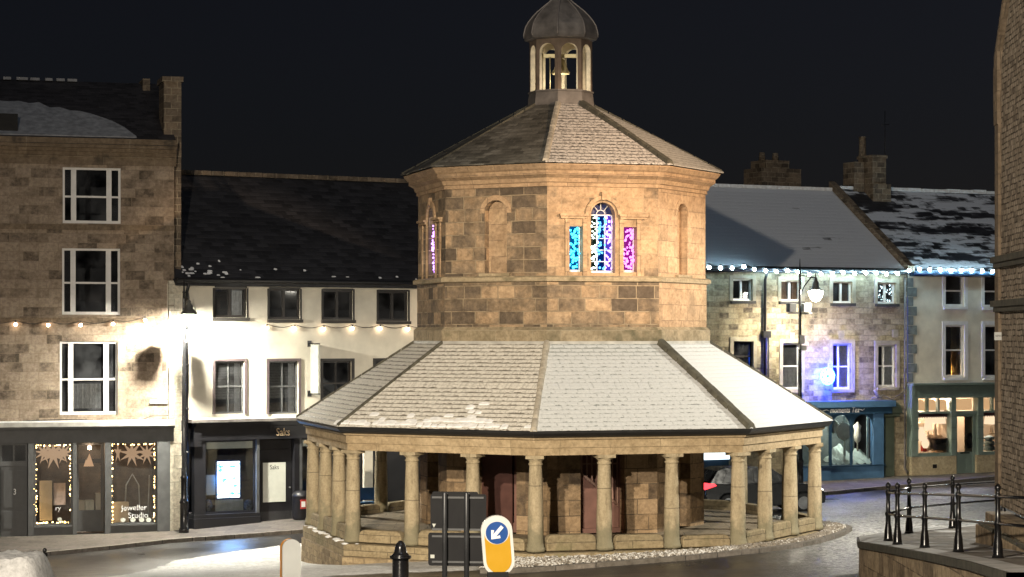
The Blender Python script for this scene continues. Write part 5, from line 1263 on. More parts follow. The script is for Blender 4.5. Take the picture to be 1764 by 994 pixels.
st = MB(); st.box(X_(1568), X_(1645), -.2, .1, -.3, zw0-.132); st.box(X_(1680), xz, -.2, .1, -.3, zw0-.132); st.box(X_(1604), X_(1611), -.21, -.19, .45, .6, 1); st.build('stall_riser', [stone('ashlar_stall_riser', [(.36,.31,.2),(.44,.38,.26)], w=1.5, h=.9, patch=.1, bump=.4), M['signback']], B4)
dd = R(1646, 690, 1680, 808, -.1); d = MB(); zl = F.z_(1663, 712); frame_bars(d, dd[0], dd[1], .06, zt0-.12, .10, -.08, -.02); d.box(dd[0]+.1, dd[1]-.1, -.06, -.03, .15, F.z_(1663, 778))
for x in (.18, .54): d.box(dd[0]+(dd[1]-dd[0])*x, dd[0]+(dd[1]-dd[0])*(x+.26), -.075, -.05, .3, .75)
d.box(dd[0]+.26, dd[1]-.26, -.08, -.055, .98, 1.03, 1)
do = d.build('shop_door', [M['sage'], M['signback']], B4); d = MB(); d.face([(dd[0]+.05, -.05, .9), (dd[1]-.05, -.05, .9), (dd[1]-.05, -.05, zf0), (dd[0]+.05, -.05, zf0)]); d.build('pane', M['shopglass'], do)
for a, b_ in ((1579, 1636), (1691, 1748)):
    d = MB(); d.face([(X_(a), -.05, zw0), (X_(b_), -.05, zw0), (X_(b_), -.05, zf0), (X_(a), -.05, zf0)]); o = d.build('shop_pane', M['shopglass'], B4)
    n = 3
    for i in range(n):
        xa = X_(a)+(X_(b_)-X_(a))*i/n+.06; xb = X_(a)+(X_(b_)-X_(a))*(i+1)/n-.06
        q = MB(); fl = arcpts(xa, xb, zf0-.25, zf0-.10, 8); q.face([(xa, .02, zt0+.05), (xb, .02, zt0+.05)]+[(x, .02, z) for x, z in fl[::-1]]); q.build('leaded_light', M['warmpane'], B4)
    q = MB()
    for i in range(14): x = X_(a)+(X_(b_)-X_(a))*(i+.5)/14; q.prism([(x-.06, zt0-.08), (x+.06, zt0-.08), (x+.05, zt0-.2), (x, zt0-.25), (x-.05, zt0-.2)], .06, .08)
    q.build('pelmet', paint('plum_pelmet', (.12, .03, .05), .9), B4)
q = MB(); q.face([(dd[0]+.08, .02, zt0+.04), (dd[1]-.08, .02, zt0+.04), (dd[1]-.08, .02, zf0-.1), (dd[0]+.08, .02, zf0-.1)]); q.build('leaded_light', M['warmpane'], B4)
q = MB(); xa, xb = X_(1572), xz-.1; q.box(xa, xb, 2.2, 2.3, .1, zf0+.2); q.box(xa, xb, .0, 2.2, .0, .1); q.box(xa, xb, .1, 2.2, zf0+.2, zf0+.25); q.box(xa-.05, xa, .1, 2.2, .1, zf0+.2); q.box(X_(1642), X_(1646), .1, 1.3, .1, zf0); q.box(X_(1579), X_(1636), .0, 1.0, .1, zw0-.05); q.box(X_(1691), xz, .0, 1.0, .1, zw0-.05); q.build('shop_room', M['roomwarm'], B4)
def lampth(px, py, s, label, off=.5):
    x, z = F.s_(px, off), F.z_(px, py, off); t = thing('table_lamp', label, 'table lamp', F.world(x, off, z), F.rot, 'lamps in the sage green shop')
    q = MB(); q.lathe([(.14*s, 0), (.14*s, .03*s), (.04*s, .08*s), (.06*s, .2*s), (.03*s, .4*s), (.02*s, .5*s)], 0, 0, 12); q.build('base', M['creamobj'], t)
    q = MB(); q.lathe([(.34*s, .45*s), (.27*s, .92*s)], 0, 0, 16, cap=False); q.build('lamp_shade', M['lampshade'], t)
lampth(1611, 754, 1.25, 'big drum-shaded table lamp glowing in the middle of the sage shop window')
lampth(1599, 752, .55, 'small glowing lamp left of the big drum-shaded one')
lampth(1708, 748, .9, 'glowing lamp in the right-hand sage shop window beside the church wall')
deco('dark round side table under the big glowing lamp in the sage shop', 'side_table', lambda q: (q.lathe([(.62, -.04), (.62, 0)], 0, 0, 18), q.lathe([(.05, -.5), (.05, -.04)], 0, 0, 8)), 1607, 754, .55, M['darkobj'], 'table')
def pendant(px, py, label):
    x, z = F.s_(px, .4), F.z_(px, py, .4); t = thing('pendant_lamp', label, 'pendant lamp', F.world(x, .4, z), F.rot, 'lamps in the sage green shop')
    q = MB(); q.lathe([(.36, 0), (.30, .16), (.12, .22)], 0, 0, 16, cap=False); q.build('lamp_shade', M['lampshade'], t); q = MB(); q.tube([(0, 0, .2), (0, 0, .5)], .012, 5); q.build('cord', M['iron'], t)
pendant(1592, 721, 'shallow glowing pendant lamp high at the left of the sage shop window'); pendant(1628, 720, 'glowing pendant lamp high at the right of the left sage shop window')
fbox(F, 'framed_picture', 1583, 728, 1592, 750, .9, .04, M['creamobj'], 'pale framed picture at the left back of the sage shop window', 'picture')
fbox(F, 'cabinet', 1624, 742, 1635, 772, .8, .4, paint('pale_wood_cabinet', (.5, .38, .28), .6), 'pale wooden cabinet at the right back of the left sage shop window', 'cabinet')
fbox(F, 'armchair_cushion', 1590, 766, 1600, 778, .6, .15, M['redobj'], 'red cushion leaning behind the pale vases in the sage shop window', 'cushion')
def chair(q): q.box(-.4, .4, -.3, .3, 0, .28); q.box(-.42, .42, .2, .36, .2, .62); q.box(-.5, -.36, -.3, .32, 0, .45); q.box(.36, .5, -.3, .32, 0, .45)
o = deco('cream upholstered armchair at the front of the left sage shop window', 'armchair', chair, 1619, 776, .4, M['creamobj'], 'armchair'); b_ = o.modifiers.new('bevel', 'BEVEL'); b_.width = .07; b_.segments = 3
for px, py, s, lb in ((1587, 760, .2, 'tallest of the pale vases at the left of the sage shop window'), (1594, 772, .16, 'round pale vase in front of the tallest one in the sage shop window'), (1601, 774, .13, 'smallest pale vase next to the armchair in the sage shop window')):
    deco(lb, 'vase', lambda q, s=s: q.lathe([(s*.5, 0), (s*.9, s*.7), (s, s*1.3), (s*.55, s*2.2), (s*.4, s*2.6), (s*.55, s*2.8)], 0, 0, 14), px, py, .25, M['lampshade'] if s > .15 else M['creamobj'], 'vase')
deco('dark wreath hanging inside the sage shop door', 'wreath', lambda q: q.tube([(.17*math.cos(a), 0, .26*math.sin(a)) for a in [2*PI*i/18 for i in range(19)]], .06, 7), 1670, 759, .05, M['signback'], 'wreath')
deco('pale curtain panel behind the right half of the sage shop door', 'door_curtain', lambda q: q.box(-.2, .22, 0, .03, -.1, 1.55), 1669, 775, .12, M['creamobj'], 'curtain')
deco('blue and white cushions stacked in the right-hand sage shop window', 'cushion_pile', lambda q: [q.ball((0, 0, .14+.2*i), .26-.02*i, 12, 6, sz=.5) for i in range(3)], 1704, 778, .3, paint('pale_blue_cushion', (.3, .42, .5), .9), 'cushions')
festoon(F, cv(fp2), M['bulb_cool'], 'cold white festoon bulbs under the eaves of the cream house', off=-.42, r=.066)

# glowing dots added inside the fourth small upper window, imitating festoon reflections
x0, x1, za, zb = FR.rect(1511, 487, 1543, 523, .22); t = thing('festoon_reflection', 'imitated festoon reflections in the rightmost small upper window of the yellow stone house', 'fairy lights', FR.world(x0, .22, za), FR.rot)
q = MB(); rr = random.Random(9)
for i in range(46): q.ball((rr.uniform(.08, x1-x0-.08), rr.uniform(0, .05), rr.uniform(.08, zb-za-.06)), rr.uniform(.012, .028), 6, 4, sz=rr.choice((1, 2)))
q.build('bulbs', emit('festoon_reflection_glow', (.75, .95, 1), 3.5), t)['kind'] = 'stuff'  # these dots and their wire are added, standing for mirrored festoon lights
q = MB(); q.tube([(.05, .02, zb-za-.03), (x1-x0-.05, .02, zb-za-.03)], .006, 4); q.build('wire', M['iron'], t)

# ------------------------------------------------------------------ street lamps
m_, nt, out = newmat('glowing_lamp_globe'); e = N(nt, 'ShaderNodeEmission'); e.inputs[0].default_value = (1, .95, .82, 1); e.inputs[1].default_value = 5
tr = N(nt, 'ShaderNodeBsdfTransparent'); ad = N(nt, 'ShaderNodeAddShader'); L(nt, e.outputs[0], ad.inputs[0]); L(nt, tr.outputs[0], ad.inputs[1]); L(nt, ad.outputs[0], out.inputs[0]); M['globe'] = m_
def street_lamp(name, label, x, y, zb, H, arm, adir, glow, facing, hs_=1.0, gs=1.0):
    t = thing(name, label, 'street lamp', (x, y, zb), 0, 'street lamps')
    q = MB(); q.lathe([(.16, 0), (.16, .12), (.13, .16), (.125, .9), (.15, .95), (.12, 1.02), (.10, 1.1), (.10, 1.7), (.12, 1.74), (.075, 1.82), (.068, 4), (.05, H-.7), (.04, H-.5), (.055, H-.48), (.03, H-.4), (.012, H-.05), (.003, H)], 0, 0, 14); q.build('post', M['iron_wet'], t)
    dx, dy = math.cos(adir), math.sin(adir); hz = H-1.12
    q = MB(); q.tube([(0, 0, hz-.25), (dx*arm*.3, dy*arm*.3, hz+.12), (dx*arm*.7, dy*arm*.7, hz+.42), (dx*arm, dy*arm, hz+.40)], .025, 6); q.tube([(0, 0, H-.62), (dx*arm, dy*arm, hz+.42)], .018, 6); q.build('bracket', M['iron_wet'], t)
    q = MB(); cx, cy = dx*arm, dy*arm
    q.lathe([(.30*hs_, hz-.07), (.285*hs_, hz+.03), (.2*hs_, hz+.09), (.13, hz+.13), (.12, hz+.22), (.06, hz+.30), (.07, hz+.36), (.02, hz+.42), (.03, hz+.46), (.005, hz+.62)], cx, cy, 18, cap=True); q.build('lamp_hood', M['hoodgrey'], t)
    q = MB(); q.lathe([(.02, hz-.42*gs), (.12*gs, hz-.38*gs), (.20*gs, hz-.27*gs), (.245*gs, hz-.14), (.25*gs, hz-.085)], cx, cy, 18, cap=False); q.build('lamp_globe', M['globe'], t)
    q = MB(); q.lathe([(.17, hz-.085), (.17, hz-.072)], cx, cy, 18); q.build('led_plate', glow, t)
    # cross bar with two small speakers
    zc = H-2.02; fx, fy = math.cos(facing), math.sin(facing)
    q = MB(); q.T = lambda a, b, c: (fx*a-fy*b, fy*a+fx*b, c)
    q.box(-.50, .50, -.03, .03, zc-.03, zc+.03); q.build('cross_bar', M['steel'], t)
    for a in (-.36, .24):
        q = MB(); q.T = lambda a_, b, c: (fx*a_-fy*b, fy*a_+fx*b, c)
        q.box(a-.14, a+.14, -.16, .14, zc+.05, zc+.36); q.box(a-.02, a+.04, -.03, .03, zc+.03, zc+.05); q.build('speaker', M['signgrey'] if a > 0 else M['greyframe'], t, bevel=.03)
    return t
lx, ly, _ = at(317, 918, 69.7)
street_lamp('street_lamp', 'black street lamp flooding the walls where the stone and white houses meet', lx, ly, gz(lx, ly)+.12, 8.05, .55, rad(-66), M['lampglow'], rad(8), .8)
rx, ry, _ = at(1378, 800, 81.6)
rl_ = street_lamp('street_lamp', 'black street lamp with glowing globe standing before the yellow stone house', rx, ry, gz(rx, ry)+.12, 8.45, .58, rad(-4), M['lampglow_r'], rad(20), .62, 1.15)
q = MB(); q.box(.0, .16, -.18, -.02, 5.30, 5.62); q.box(.04, .22, -.2, -.04, 5.05, 5.24); q.box(-.06, .0, -.1, 0, 5.1, 5.3); q.build('camera_box', M['signwhite'], rl_)

# ------------------------------------------------------------------ black car behind the colonnade
def car(x, y, z, rot, label):
    t = thing('parked_car', label, 'car', (x, y, z), rot)
    side = [(-2.05, .35), (-2.1, .6), (-2.07, .92), (-1.95, 1.02), (-1.62, 1.38), (-1.35, 1.46), (-.3, 1.48), (.25, 1.42), (.95, 1.0), (1.75, .86), (2.0, .70), (2.08, .5), (2.05, .3), (1.72, .26)]
    arch = lambda c: [(c+.37*math.cos(a), .30+.37*math.sin(a)) for a in [PI*i/8 for i in range(9)]]
    poly = side+arch(1.3)+[(.7, .24), (-.7, .24)]+arch(-1.3)+[(-1.75, .28)]
    W = .86
    def yy(z): return W if z < .95 else W-(z-.95)*.32
    low = [(-2.05, .35), (-2.1, .6), (-2.07, .92), (-1.95, .98), (.98, .98), (1.75, .86), (2.0, .70), (2.08, .5), (2.05, .3), (1.72, .26)]+arch(1.3)+[(.7, .24), (-.7, .24)]+arch(-1.3)+[(-1.75, .28)]
    q = MB(); q.prism(low, -W, W); q.build('body', M['carpaint'], t, bevel=.05)
    q = MB(); cab = [(-1.93, .97), (-1.62, 1.38), (-1.35, 1.46), (-.3, 1.48), (.25, 1.42), (.97, .97)]
    a = [q.pt((px, -yy(pz)+.02, pz)) for px, pz in cab]; b_ = [q.pt((px, yy(pz)-.02, pz)) for px, pz in cab]; n = len(cab)
    for i in range(n): j = (i+1) % n; q.f.append([a[j], a[i], b_[i], b_[j]]); q.m.append(0); q.sm.append(False)
    for i in range(1, n-1): q.f.append([a[0], a[i], a[i+1]]); q.f.append([b_[0], b_[i+1], b_[i]]); q.m += [0, 0]; q.sm += [False, False]
    q.build('cabin', M['carpaint'], t)
    for s in (-1, 1):
        q = MB()
        for pl in ([(-1.5, 1.03), (-1.3, 1.36), (-.5, 1.40), (-.5, 1.02)], [(-.42, 1.02), (-.42, 1.40), (.15, 1.36), (.72, 1.02)]):
            pts = [(px, s*(yy(pz)+.006), pz) for px, pz in pl]; q.face(pts if s > 0 else pts[::-1])
        q.build('side_window', M['glasscar'], t)
        q = MB(); q.box(.55, .72, s*.88-.08, s*.88+.08, 1.0, 1.12); q.build('wing_mirror', M['carpaint'], t)
        q = MB(); q.prism([(-2.11, .80), (-1.72, .92), (-1.78, .98), (-2.06, 1.0)], s*.70-.17, s*.70+.17); q.build('tail_light', M['tail'], t)
        q = MB(); q.ball((1.93, s*.62, .70), .15, 10, 6, sz=.5); q.build('headlight', M['head'], t)
    q = MB(); q.face([(-1.93, -.66, 1.06), (-1.93, .66, 1.06), (-1.66, .60, 1.37), (-1.66, -.60, 1.37)][::-1]); q.build('rear_window', M['glasscar'], t)
    q = MB(); q.box(-2.115, -2.09, -.26, .26, .55, .66); q.build('number_plate', M['signyellow'], t)
    wb = None
    for cx in (-1.3, 1.3):
        for s in (-1, 1):
            q = MB(); q.T = lambda x, y, z: (x, z, y)
            q.lathe([(.20, -.1), (.30, -.1), (.315, -.06), (.315, .06), (.30, .1), (.2, .1)], 0, 0, 20)
            w = q.build('wheel', M['tyre'], t, (cx, s*.76, .315)); q = MB(); q.T = lambda x, y, z: (x, z, y); q.lathe([(.21, -.105), (.06, -.09), (.05, .09), (.21, .105)], 0, 0, 16); q.build('rim', M['steel'], w)
    return t
M['glasscar'] = paint('dark_car_glass', (.012, .014, .016), .25, var=.1, spec=.4)
cx_, cy_ = (1303-CX)/K*72.0, 72.0
car(cx_, cy_, gz(cx_, cy_)+.0, rad(16), 'black hatchback with glowing red tail light behind the right-hand market columns')

# ------------------------------------------------------------------ church corner, its platform, wall and railings
PB = [(1530, 932, 44.7), (1546, 938.6, 42.3), (1593, 945.5, 40.4), (1651, 952, 38.1), (1719, 961, 35.3)]
PK = [(1566, 919, 47.6), (1641, 910, 49.8)]
pz = lambda y: -4.19+(44.7-y)*.0649 if y < 44.7 else -4.19-(y-44.7)*.037
edge = [(6.75, 30.0), (7.05, 34), (7.12, 38), (7.10, 42), (7.02, 44.6), (7.25, 46.2), (7.9, 47.6), (9.0, 49.3), (10.6, 51.2), (14, 54)]
mb = MB(); inr = [(10.5, 30), (10.5, 34), (10.6, 38), (10.8, 42), (10.9, 44.6), (11, 46.0), (11.2, 47), (11.5, 48), (12, 50), (15, 52)]
for (a, b_, c_, d_) in zip(edge, edge[1:], inr[1:], inr):
    for u0, u1 in ((0, .14), (.14, .55), (.55, 1)):
        L2 = lambda p, q_, u: (p[0]+(q_[0]-p[0])*u, p[1]+(q_[1]-p[1])*u)
        pts = [L2(a, d_, u0), L2(b_, c_, u0), L2(b_, c_, u1), L2(a, d_, u1)]
        mb.face([(x, y, pz(y)) for x, y in pts][::-1], 1 if u0 == 0 else 0)
M['platform'] = stone('platform_flags', [(.14,.125,.11),(.22,.2,.175),(.3,.28,.25)], w=.8, h=.8, patch=.4, bump=.4, mcol=(.06,.055,.05), stain=((.75, .76, .77), .8))
M['platsnow'] = paint('frosted_coping', (.5, .5, .49), .85, var=.35, scale=2.5, bump=.4)
pf = mb.build('church_path', [M['platform'], M['platsnow']]); tag(pf, kind='structure')
bw = MB()
for a, b_ in zip(edge, edge[1:]):
    for z0, z1, o in ((-1.6, -.14, .0), (-.138, -.005, .045)):
        da = (Vector((b_[0]-a[0], b_[1]-a[1]))).normalized(); nn = Vector((-da.y, da.x))*o
        P = [(a[0]+nn.x, a[1]+nn.y), (b_[0]+nn.x, b_[1]+nn.y)]
        bw.face([(P[0][0], P[0][1], pz(a[1])+z0), (P[1][0], P[1][1], pz(b_[1])+z0), (P[1][0], P[1][1], pz(b_[1])+z1), (P[0][0], P[0][1], pz(a[1])+z1)][::-1], 0 if z0 < -1 else 1)
        if z0 > -1: bw.face([(P[0][0], P[0][1], pz(a[1])+z1), (P[1][0], P[1][1], pz(b_[1])+z1), (b_[0], b_[1], pz(b_[1])+z1), (a[0], a[1], pz(a[1])+z1)][::-1], 1)
bo = bw.build('retaining_wall', [M['platwall'], M['hip_dark']]); tag(bo, 'curved brown stone retaining wall with a frosted coping below the iron railings', 'wall')
# railings: two runs meeting at the corner post
def railing(label, pts, first=0):
    t = thing('railing', label, 'railing', pts[0])
    q = MB(); prof = [(.10, 0), (.085, .06), (.075, .22), (.055, .34), (.05, .50), (.065, .53), (.065, .57), (.045, .60), (.04, .9), (.055, .96), (.06, 1.0), (.035, 1.04), (.03, 1.07), (.055, 1.11), (.05, 1.15), (.012, 1.19)]
    q.lathe(prof, 0, 0, 12); pr = None; o0 = Vector(pts[0])
    for p in pts[first:]:
        if pr is None: pr = o = q.build('post', M['iron_wet'], t)
        else: o = pr.copy(); COL.objects.link(o)
        o.location = Vector(p)-o0
    for hh in (.98, .55):
        r = MB(); r.tube([Vector(p)-o0+Vector((0, 0, hh)) for p in pts], .024, 8); r.build('rail', M['iron_wet'], t)
    return t
P3 = [at(x, y, d) for x, y, d in PB]; P3 = [(x, y, pz(y)) for x, y, z in P3]; near = (7.72, 31.5, pz(31.5))
Pk = [at(x, y, d) for x, y, d in PK]; Pk = [(x, y, pz(y)) for x, y, z in Pk]
railing('front run of black iron railing along the retaining wall beside the church', P3+[near])
railing('rear run of black iron railing curving behind the church corner', [P3[0]]+Pk+[(11.6, 52.2, pz(52.2))], 1)
# church: gable wall running towards the viewer, corner strip, string courses, plinth
CA = Vector((9.46, 43.0)); CB = Vector((8.88, 33.0)); dC = (CB-CA).normalized()
rotC = math.atan2(dC.y, dC.x); nC = Vector((-dC.y, dC.x))     # nC points to the right: into the church
zc0 = pz(43.0)-.02
CH = thing('church', 'corner of a dark rubble stone church with a steep gable at the right edge', 'church', (CA.x, CA.y, zc0), rotC)
T0 = 5.25-zc0; ln = 22.0
q = MB(); zp = .78
q.face([(.35, 0, zp), (ln, 0, zp), (ln, 0, T0+9.2), (9.5, 0, T0+9.4), (.35, 0, T0)]); q.face([(0, .35, zp), (0, 14, zp), (0, 14, T0), (0, .35, T0)][::-1]); q.build('wall', M['church'], CH)
q = MB(); q.box(-.06, .35, -.06, .36, zp, T0-1.2); q.prism([(-.06, T0-1.2), (.35, T0-1.2), (.35, T0+.2), (-.12, T0-.1), (-.12, T0-.7)], -.08, .4); q.build('buttress', M['churchq'], CH)
q = MB(); q.prism([(-.1, T0-.05), (9.6, T0+9.4), (9.6, T0+9.6), (-.1, T0+.15)], -.07, .4); q.build('gable_coping', M['churchq'], CH)
q = MB()
for py, hh in ((447, .12), (523, .12)):
    z = (HY-py)/K*42.5-zc0; q.prism([(0, 0)], 0, 0) if False else None
    q.box(-.14, ln, -.14, .1, z-hh/2, z+hh/2); q.box(-.09, ln, -.09, .1, z-hh*1.3, z-hh/2-.002)
q.build('string_course', M['hip_dark'], CH)
q = MB(); q.box(-.55, ln, -.36, .3, -.3, .36); q.box(-.35, ln, -.2, .3, .362, .62); q.build('plinth', M['platwall'], CH, bevel=.03)
q = MB()
for i in range(150):
    x = random.uniform(-.5, 6); y = random.uniform(-.34, -.22); w = random.uniform(.02, .06); q.box(x, x+w, y, y+w, .36, .36+random.uniform(.02, .05))
for i in range(24): q.box(-.3+i*.24, -.3+i*.24+.17, -.34, -.28, .355, .40)
q.build('plinth_chippings', M['hip_dark'], CH)['kind'] = 'stuff'
ps = thing('street_sign', 'small pale street name plate on the corner of the dark church', 'street sign', (CA.x+dC.x*.05-nC.x*.11, CA.y+dC.y*.05-nC.y*.11, (HY-586)/K*43), rotC)
ps.rotation_euler = (0, 0, rad(-38))
q = MB(); q.box(-.02, .24, -.012, .012, 0, .155); q.build('plate', M['signwhite'], ps); text('lettering', 'NEWGATE', .055, M['letter_black'], ps, (.11, -.0125, .065), sx=.8, ext=.0005)
for o in (ps,): o.location = at(1715, 586, 42.7)

# ------------------------------------------------------------------ foreground signs and bollards
def sink(x, y): return gz(x, y)
# keep-left bollard
D = 27.8; bx, by, bz = at(858, 992, D); g0 = gz(bx, by)
t = thing('keep_left_bollard', 'yellow and white bollard with a white arrow on a blue disc', 'traffic bollard', (bx, by, g0), rad(4))
tilt = rad(4.5)
def plate(mb, w, z0, z1, y0, y1, r, mi=0, cx=0):
    h = w/2; r = min(r, h); pts = []
    for (sx_, cz, a0) in ((1, z0+r, -PI/2), (1, z1-r, 0), (-1, z1-r, PI/2), (-1, z0+r, PI)):
        for i in range(9):
            a = a0+PI/2*i/8; pts.append((cx+sx_*(h-r)+r*math.cos(a), cz+r*math.sin(a)))
    mb.prism(pts, y0, y1, mi)
zb = bz-g0; zt = zb+(992-888)/K*D
def til(q): q.T = lambda x, y, z: (x*math.cos(tilt)-(z-zb)*math.sin(tilt)+(zt-zb)*math.sin(tilt)*.45, y, zb+x*math.sin(tilt)+(z-zb)*math.cos(tilt)); return q
w = 54/K*D
q = til(MB()); plate(q, w, zb, zt, 0, .10, .19); q.build('shell', M['signwhite'], t)
q = til(MB()); plate(q, w-.075, zb+.035, zt-.04, -.006, .05, .17); q.build('yellow_panel', M['signyellow'], t)
q = til(MB()); plate(q, w-.075, zt-.36, zt-.035, -.009, .05, .155); q.build('white_panel', M['signwhite'], t)
zc = zt-.215; q = til(MB()); q.prism([(.140*math.cos(PI*i/16), zc+.140*math.sin(PI*i/16)) for i in range(32)], -.014, .05); q.build('blue_disc', M['signblue'], t)
ar = [(0, -.108), (-.078, -.02), (-.048, -.008+.01), (-.022, -.045), (-.022, .105), (.022, .105), (.022, -.045), (.048, .002), (.078, -.02)]
ca, sa = math.cos(rad(-45)), math.sin(rad(-45))
q = til(MB()); q.prism([(x*ca-z*sa*-1*-1 if False else x*ca-(-z)*sa*-1, zc+x*sa+z*ca) for x, z in ar] if False else [(x*math.cos(rad(-45))-z*math.sin(rad(-45))*1 if False else x*.7071+z*.7071, zc-x*.7071+z*.7071) for x, z in ar], -.019, -.0141); q.build('arrow', M['letter_white'], t)
q = MB(); q.box(-.13, .13, -.02, .12, -.05, zb+.05); q.build('base', M['signback'], t)
# bollard seen from behind
D = 31; bx, by, _ = at(501, 994, D); g0 = gz(bx, by); zt = at(0, 928, D)[2]-g0
t = thing('grey_bollard', 'pale grey round-topped bollard seen from behind with an orange side', 'traffic bollard', (bx, by, g0), rad(14))
q = MB(); w = 32/K*D; plate(q, w, -.1, zt, -.09, -.02, .15); q.build('back_shell', M['signgrey'], t)
q = MB(); plate(q, w*1.0, -.1, zt-.01, -.018, .16, .15); q.build('front_shell', M['orange'], t)
# black cast bollard
D = 27; bx, by, _ = at(690, 994, D); g0 = gz(bx, by); zt = at(0, 931, D)[2]-g0
t = thing('cast_iron_bollard', 'black cast iron bollard with a pointed cap in front of the market', 'bollard', (bx, by, g0))
q = MB(); q.lathe([(.13, -.1), (.13, .15), (.105, .18), (.10, zt-.245), (.103, zt-.225), (.13, zt-.22), (.133, zt-.19)], 0, 0, 18); q.build('shaft', M['iron_wet'], t)
q = MB(); q.lathe([(.128, zt-.188), (.10, zt-.17), (.078, zt-.14), (.068, zt-.08), (.05, zt-.035), (.028, zt-.012), (.022, zt-.004), (.004, zt)], 0, 0, 18); q.build('cap', M['iron_wet'], t)
# the back of a road sign on two posts
D = 31.5; bx, by, _ = at(787, 994, D); g0 = gz(bx, by); t = thing('road_sign', 'back of a black two-board road sign on twin posts before the market', 'road sign', (bx, by, g0), rad(-7))
X = lambda px: (px-787)/K*D; Zs = lambda py: at(0, py, D)[2]-g0
q = MB(); plate(q, X(838)-X(741), Zs(914), Zs(851), .0, .02, .04, 0, (X(838)+X(741))/2); q.build('upper_board', M['signback'], t)
q = MB(); plate(q, X(838)-X(737), Zs(975), Zs(918), .0, .02, .04, 0, (X(838)+X(737))/2); q.build('lower_board', M['signback'], t)
q = MB(); plate(q, X(822)-X(742), Zs(862), Zs(848), .10, .13, .03, 0, (X(822)+X(742))/2); q.build('front_board', M['signback'], t)
for a in (767, 805): q = MB(); q.lathe([(.038, -.2), (.038, Zs(849)), (.03, Zs(847))], X(a), -.06, 12); q.build('post', paint('dark_grey_post', (.05, .052, .055), .4, .3), t)
q = MB()
for py in (857, 912, 924, 968): q.box(X(744), X(834), -.022, -.001, Zs(py)-.014, Zs(py)+.014)
q.build('stiffener', M['greyframe'], t)
q = MB(); x, z = X(747), Zs(905); q.prism([(x-.025, z+.02), (x+.03, z+.02), (x, z-.035)], -.003, -.001); q.box(X(741), X(748), -.003, -.001, Zs(962), Zs(956)); q.build('sticker', M['whitecard'], t)
m_, nt, out = newmat('gritty_snow'); tc = N(nt, 'ShaderNodeTexCoord'); a = noise(nt, tc.outputs['Object'], 9, 6, .7); b2 = noise(nt, tc.outputs['Object'], 30, 3, .6)
c = ramp(nt, a, [(.30, (.16, .16, .15, 1)), (.40, (.48, .48, .47, 1)), (.6, (.66, .66, .65, 1))]); b = N(nt, 'ShaderNodeBsdfPrincipled'); b.inputs['Roughness'].default_value = .8; L(nt, c.outputs[0], b.inputs['Base Color'])
bp = N(nt, 'ShaderNodeBump'); bp.inputs['Strength'].default_value = .8; bp.inputs['Distance'].default_value = .03; L(nt, mth(nt, 'ADD', a, mth(nt, 'MULTIPLY', b2, .4)), bp.inputs['Height']); L(nt, bp.outputs[0], b.inputs['Normal']); L(nt, b.outputs[0], out.inputs[0]); M['dirtysnow'] = m_
# snow mound and post at the near left corner
D = 33.0; bx, by, _ = at(36, 994, D); g0 = gz(bx, by)
t = MB(); n, mm = 40, 24; rr = random.Random(5); H0 = at(0, 953, D)[2]-g0
ph = [rr.random()*6 for _ in range(6)]
def hm(u, v): 
    e = max(0, 1-abs(u)**3.2)*max(0, 1-abs(v)**3); return H0*min(1, e*1.5)**.5*(1+.012*math.sin(u*9+ph[0])+.012*math.sin(v*8+u*5+ph[1])+.006*math.sin(u*23+v*17)+rr.uniform(-.005, .005))
HG = [[((-1+2*a/n)*.56-.10, (-1+2*b_/mm)*.8, hm(-1+2*a/n, -1+2*b_/mm)) for b_ in range(mm+1)] for a in range(n+1)]
for i in range(n):
    for j in range(mm):
        t.face([HG[i][j], HG[i+1][j], HG[i+1][j+1], HG[i][j+1]], 0, True)
o = t.build('snow_mound', M['dirtysnow'], None, (bx, by, g0-.02)); tag(o, 'rounded snow-covered mound at the lower left corner beside a black post', 'snow mound')
bx, by, _ = at(77, 960, 34.0); g0 = gz(bx, by); zt = at(0, 944, 34.0)[2]-g0
t = thing('iron_post', 'short black iron post with a ball top behind the snow mound', 'post', (bx, by, g0)); q = MB(); q.lathe([(.06, 0), (.05, .2), (.036, zt-.12), (.05, zt-.11), (.05, zt-.09), (.025, zt-.07)], 0, 0, 12); q.build('shaft', M['iron_wet'], t); q = MB(); q.ball((0, 0, zt-.035), .036, 10, 6); q.build('ball', M['iron_wet'], t)

# ------------------------------------------------------------------ light
def lamp(kind, name, loc, tgt, power, col, size=.3, cone=None, blend=.6):
    l = bpy.data.lights.new(name, kind); l.energy = power; l.color = col
    o = bpy.data.objects.new(name, l); COL.objects.link(o); o.location = loc
    if kind == 'SUN': l.angle = size
    else: l.shadow_soft_size = size
    if cone: l.spot_size = rad(cone); l.spot_blend = blend
    if tgt is not None:
        d = Vector(tgt)-Vector(loc); o.rotation_euler = d.to_track_quat('-Z', 'Y').to_euler()
    return o
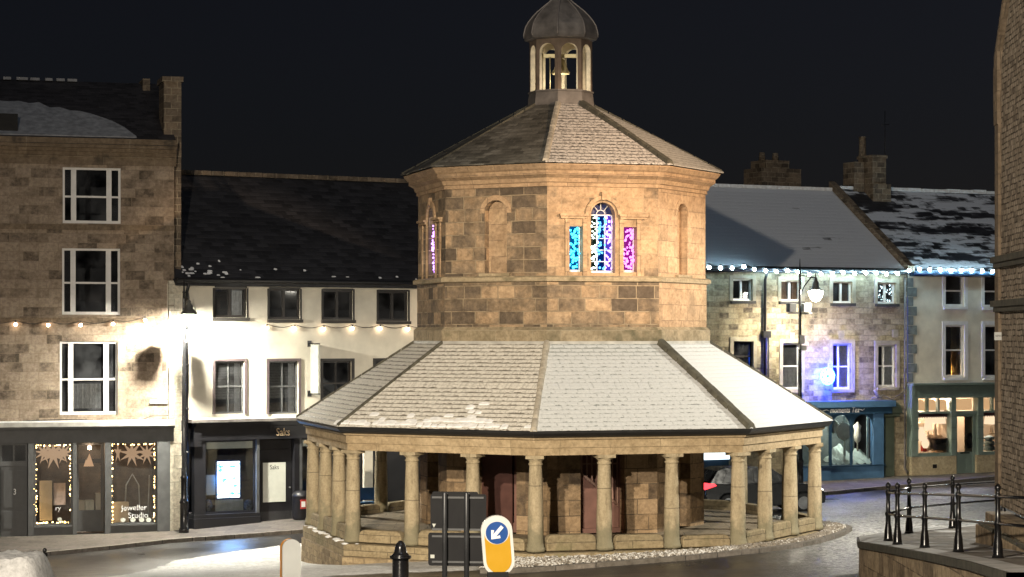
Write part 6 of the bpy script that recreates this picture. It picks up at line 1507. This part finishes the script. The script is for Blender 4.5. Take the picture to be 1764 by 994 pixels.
# unseen town lamps around the square, inferred from the light, and one added fill
lamp('SPOT', 'square_lamp_light', (-8.0, 10, 9.5), (1.0, 60, -4.6), KEY, (1, .84, .62), .25, 22, .55)
lamp('SPOT', 'floodlight_light', (30, 26, 11), (2.2, 60, 3.2), FLOOD, (1, .71, .46), .3, 12, .9)
lamp('SPOT', 'right_lamp_light', (15.0, 57.5, 2.2), (11.5, 57.3, -5), SIDE, (1, .94, .80), .15, 150, .25)
lamp('SPOT', 'foreground_fill_light', (-6.5, 2, 7.5), (2, 31, -3.6), NEAR, (1, .87, .70), .25, 80, .7)  # unseen fill added to brighten the foreground
lamp('POINT', 'lantern_light', (MX, MY, MZ+11.95), None, 26, (1, .88, .66), .08)
p_ = FR.world(FR.s_(1612), .9, FR.z_(1612, 690)); lamp('POINT', 'sage_shop_light', p_, None, 480, (1, .74, .52), .15)
p_ = FR.world(FR.s_(1708), .9, FR.z_(1708, 690)); lamp('POINT', 'sage_shop_light', p_, None, 360, (1, .74, .52), .15)
p_ = FR.world(FR.s_(1465), .4, FR.z_(1465, 722)); lamp('POINT', 'blue_shop_light', p_, None, 110, (.9, 1, .92), .15)
p_ = FR.world(FR.s_(1426), -.30, FR.z_(1426, 648)); lamp('POINT', 'light_rosette_light', p_, None, 900, (.001, .02, 1), .1)
p_ = FR.world(FR.s_(1282), .6, FR.z_(1282, 618)); lamp('POINT', 'blue_reflection_light', p_, None, 26, (.01, .10, 1), .1)  # added blue lamp behind the pane, imitates a blue reflection
for px in (92, 156, 230): p_ = FL1.world(FL1.s_(px), .20, FL1.z_(px, 772)); lamp('POINT', 'jewellery_shop_light', p_, None, 22, (1, .68, .42), .1)
p_ = FL2.world(FL2.s_(393), -.05, FL2.z_(393, 828)); lamp('POINT', 'screen_light', p_, None, 100, (.02, .30, 1), .25)
p_ = FR.world(FR.s_(1640), .21, FR.z_(1640, 640)); lamp('POINT', 'lit_room_light', p_, None, 9, (1, .66, .34), .03)
lamp('SUN', 'moon', (0, 0, 60), (-14, 40, 0), MOON, (.72, .84, 1), rad(14))
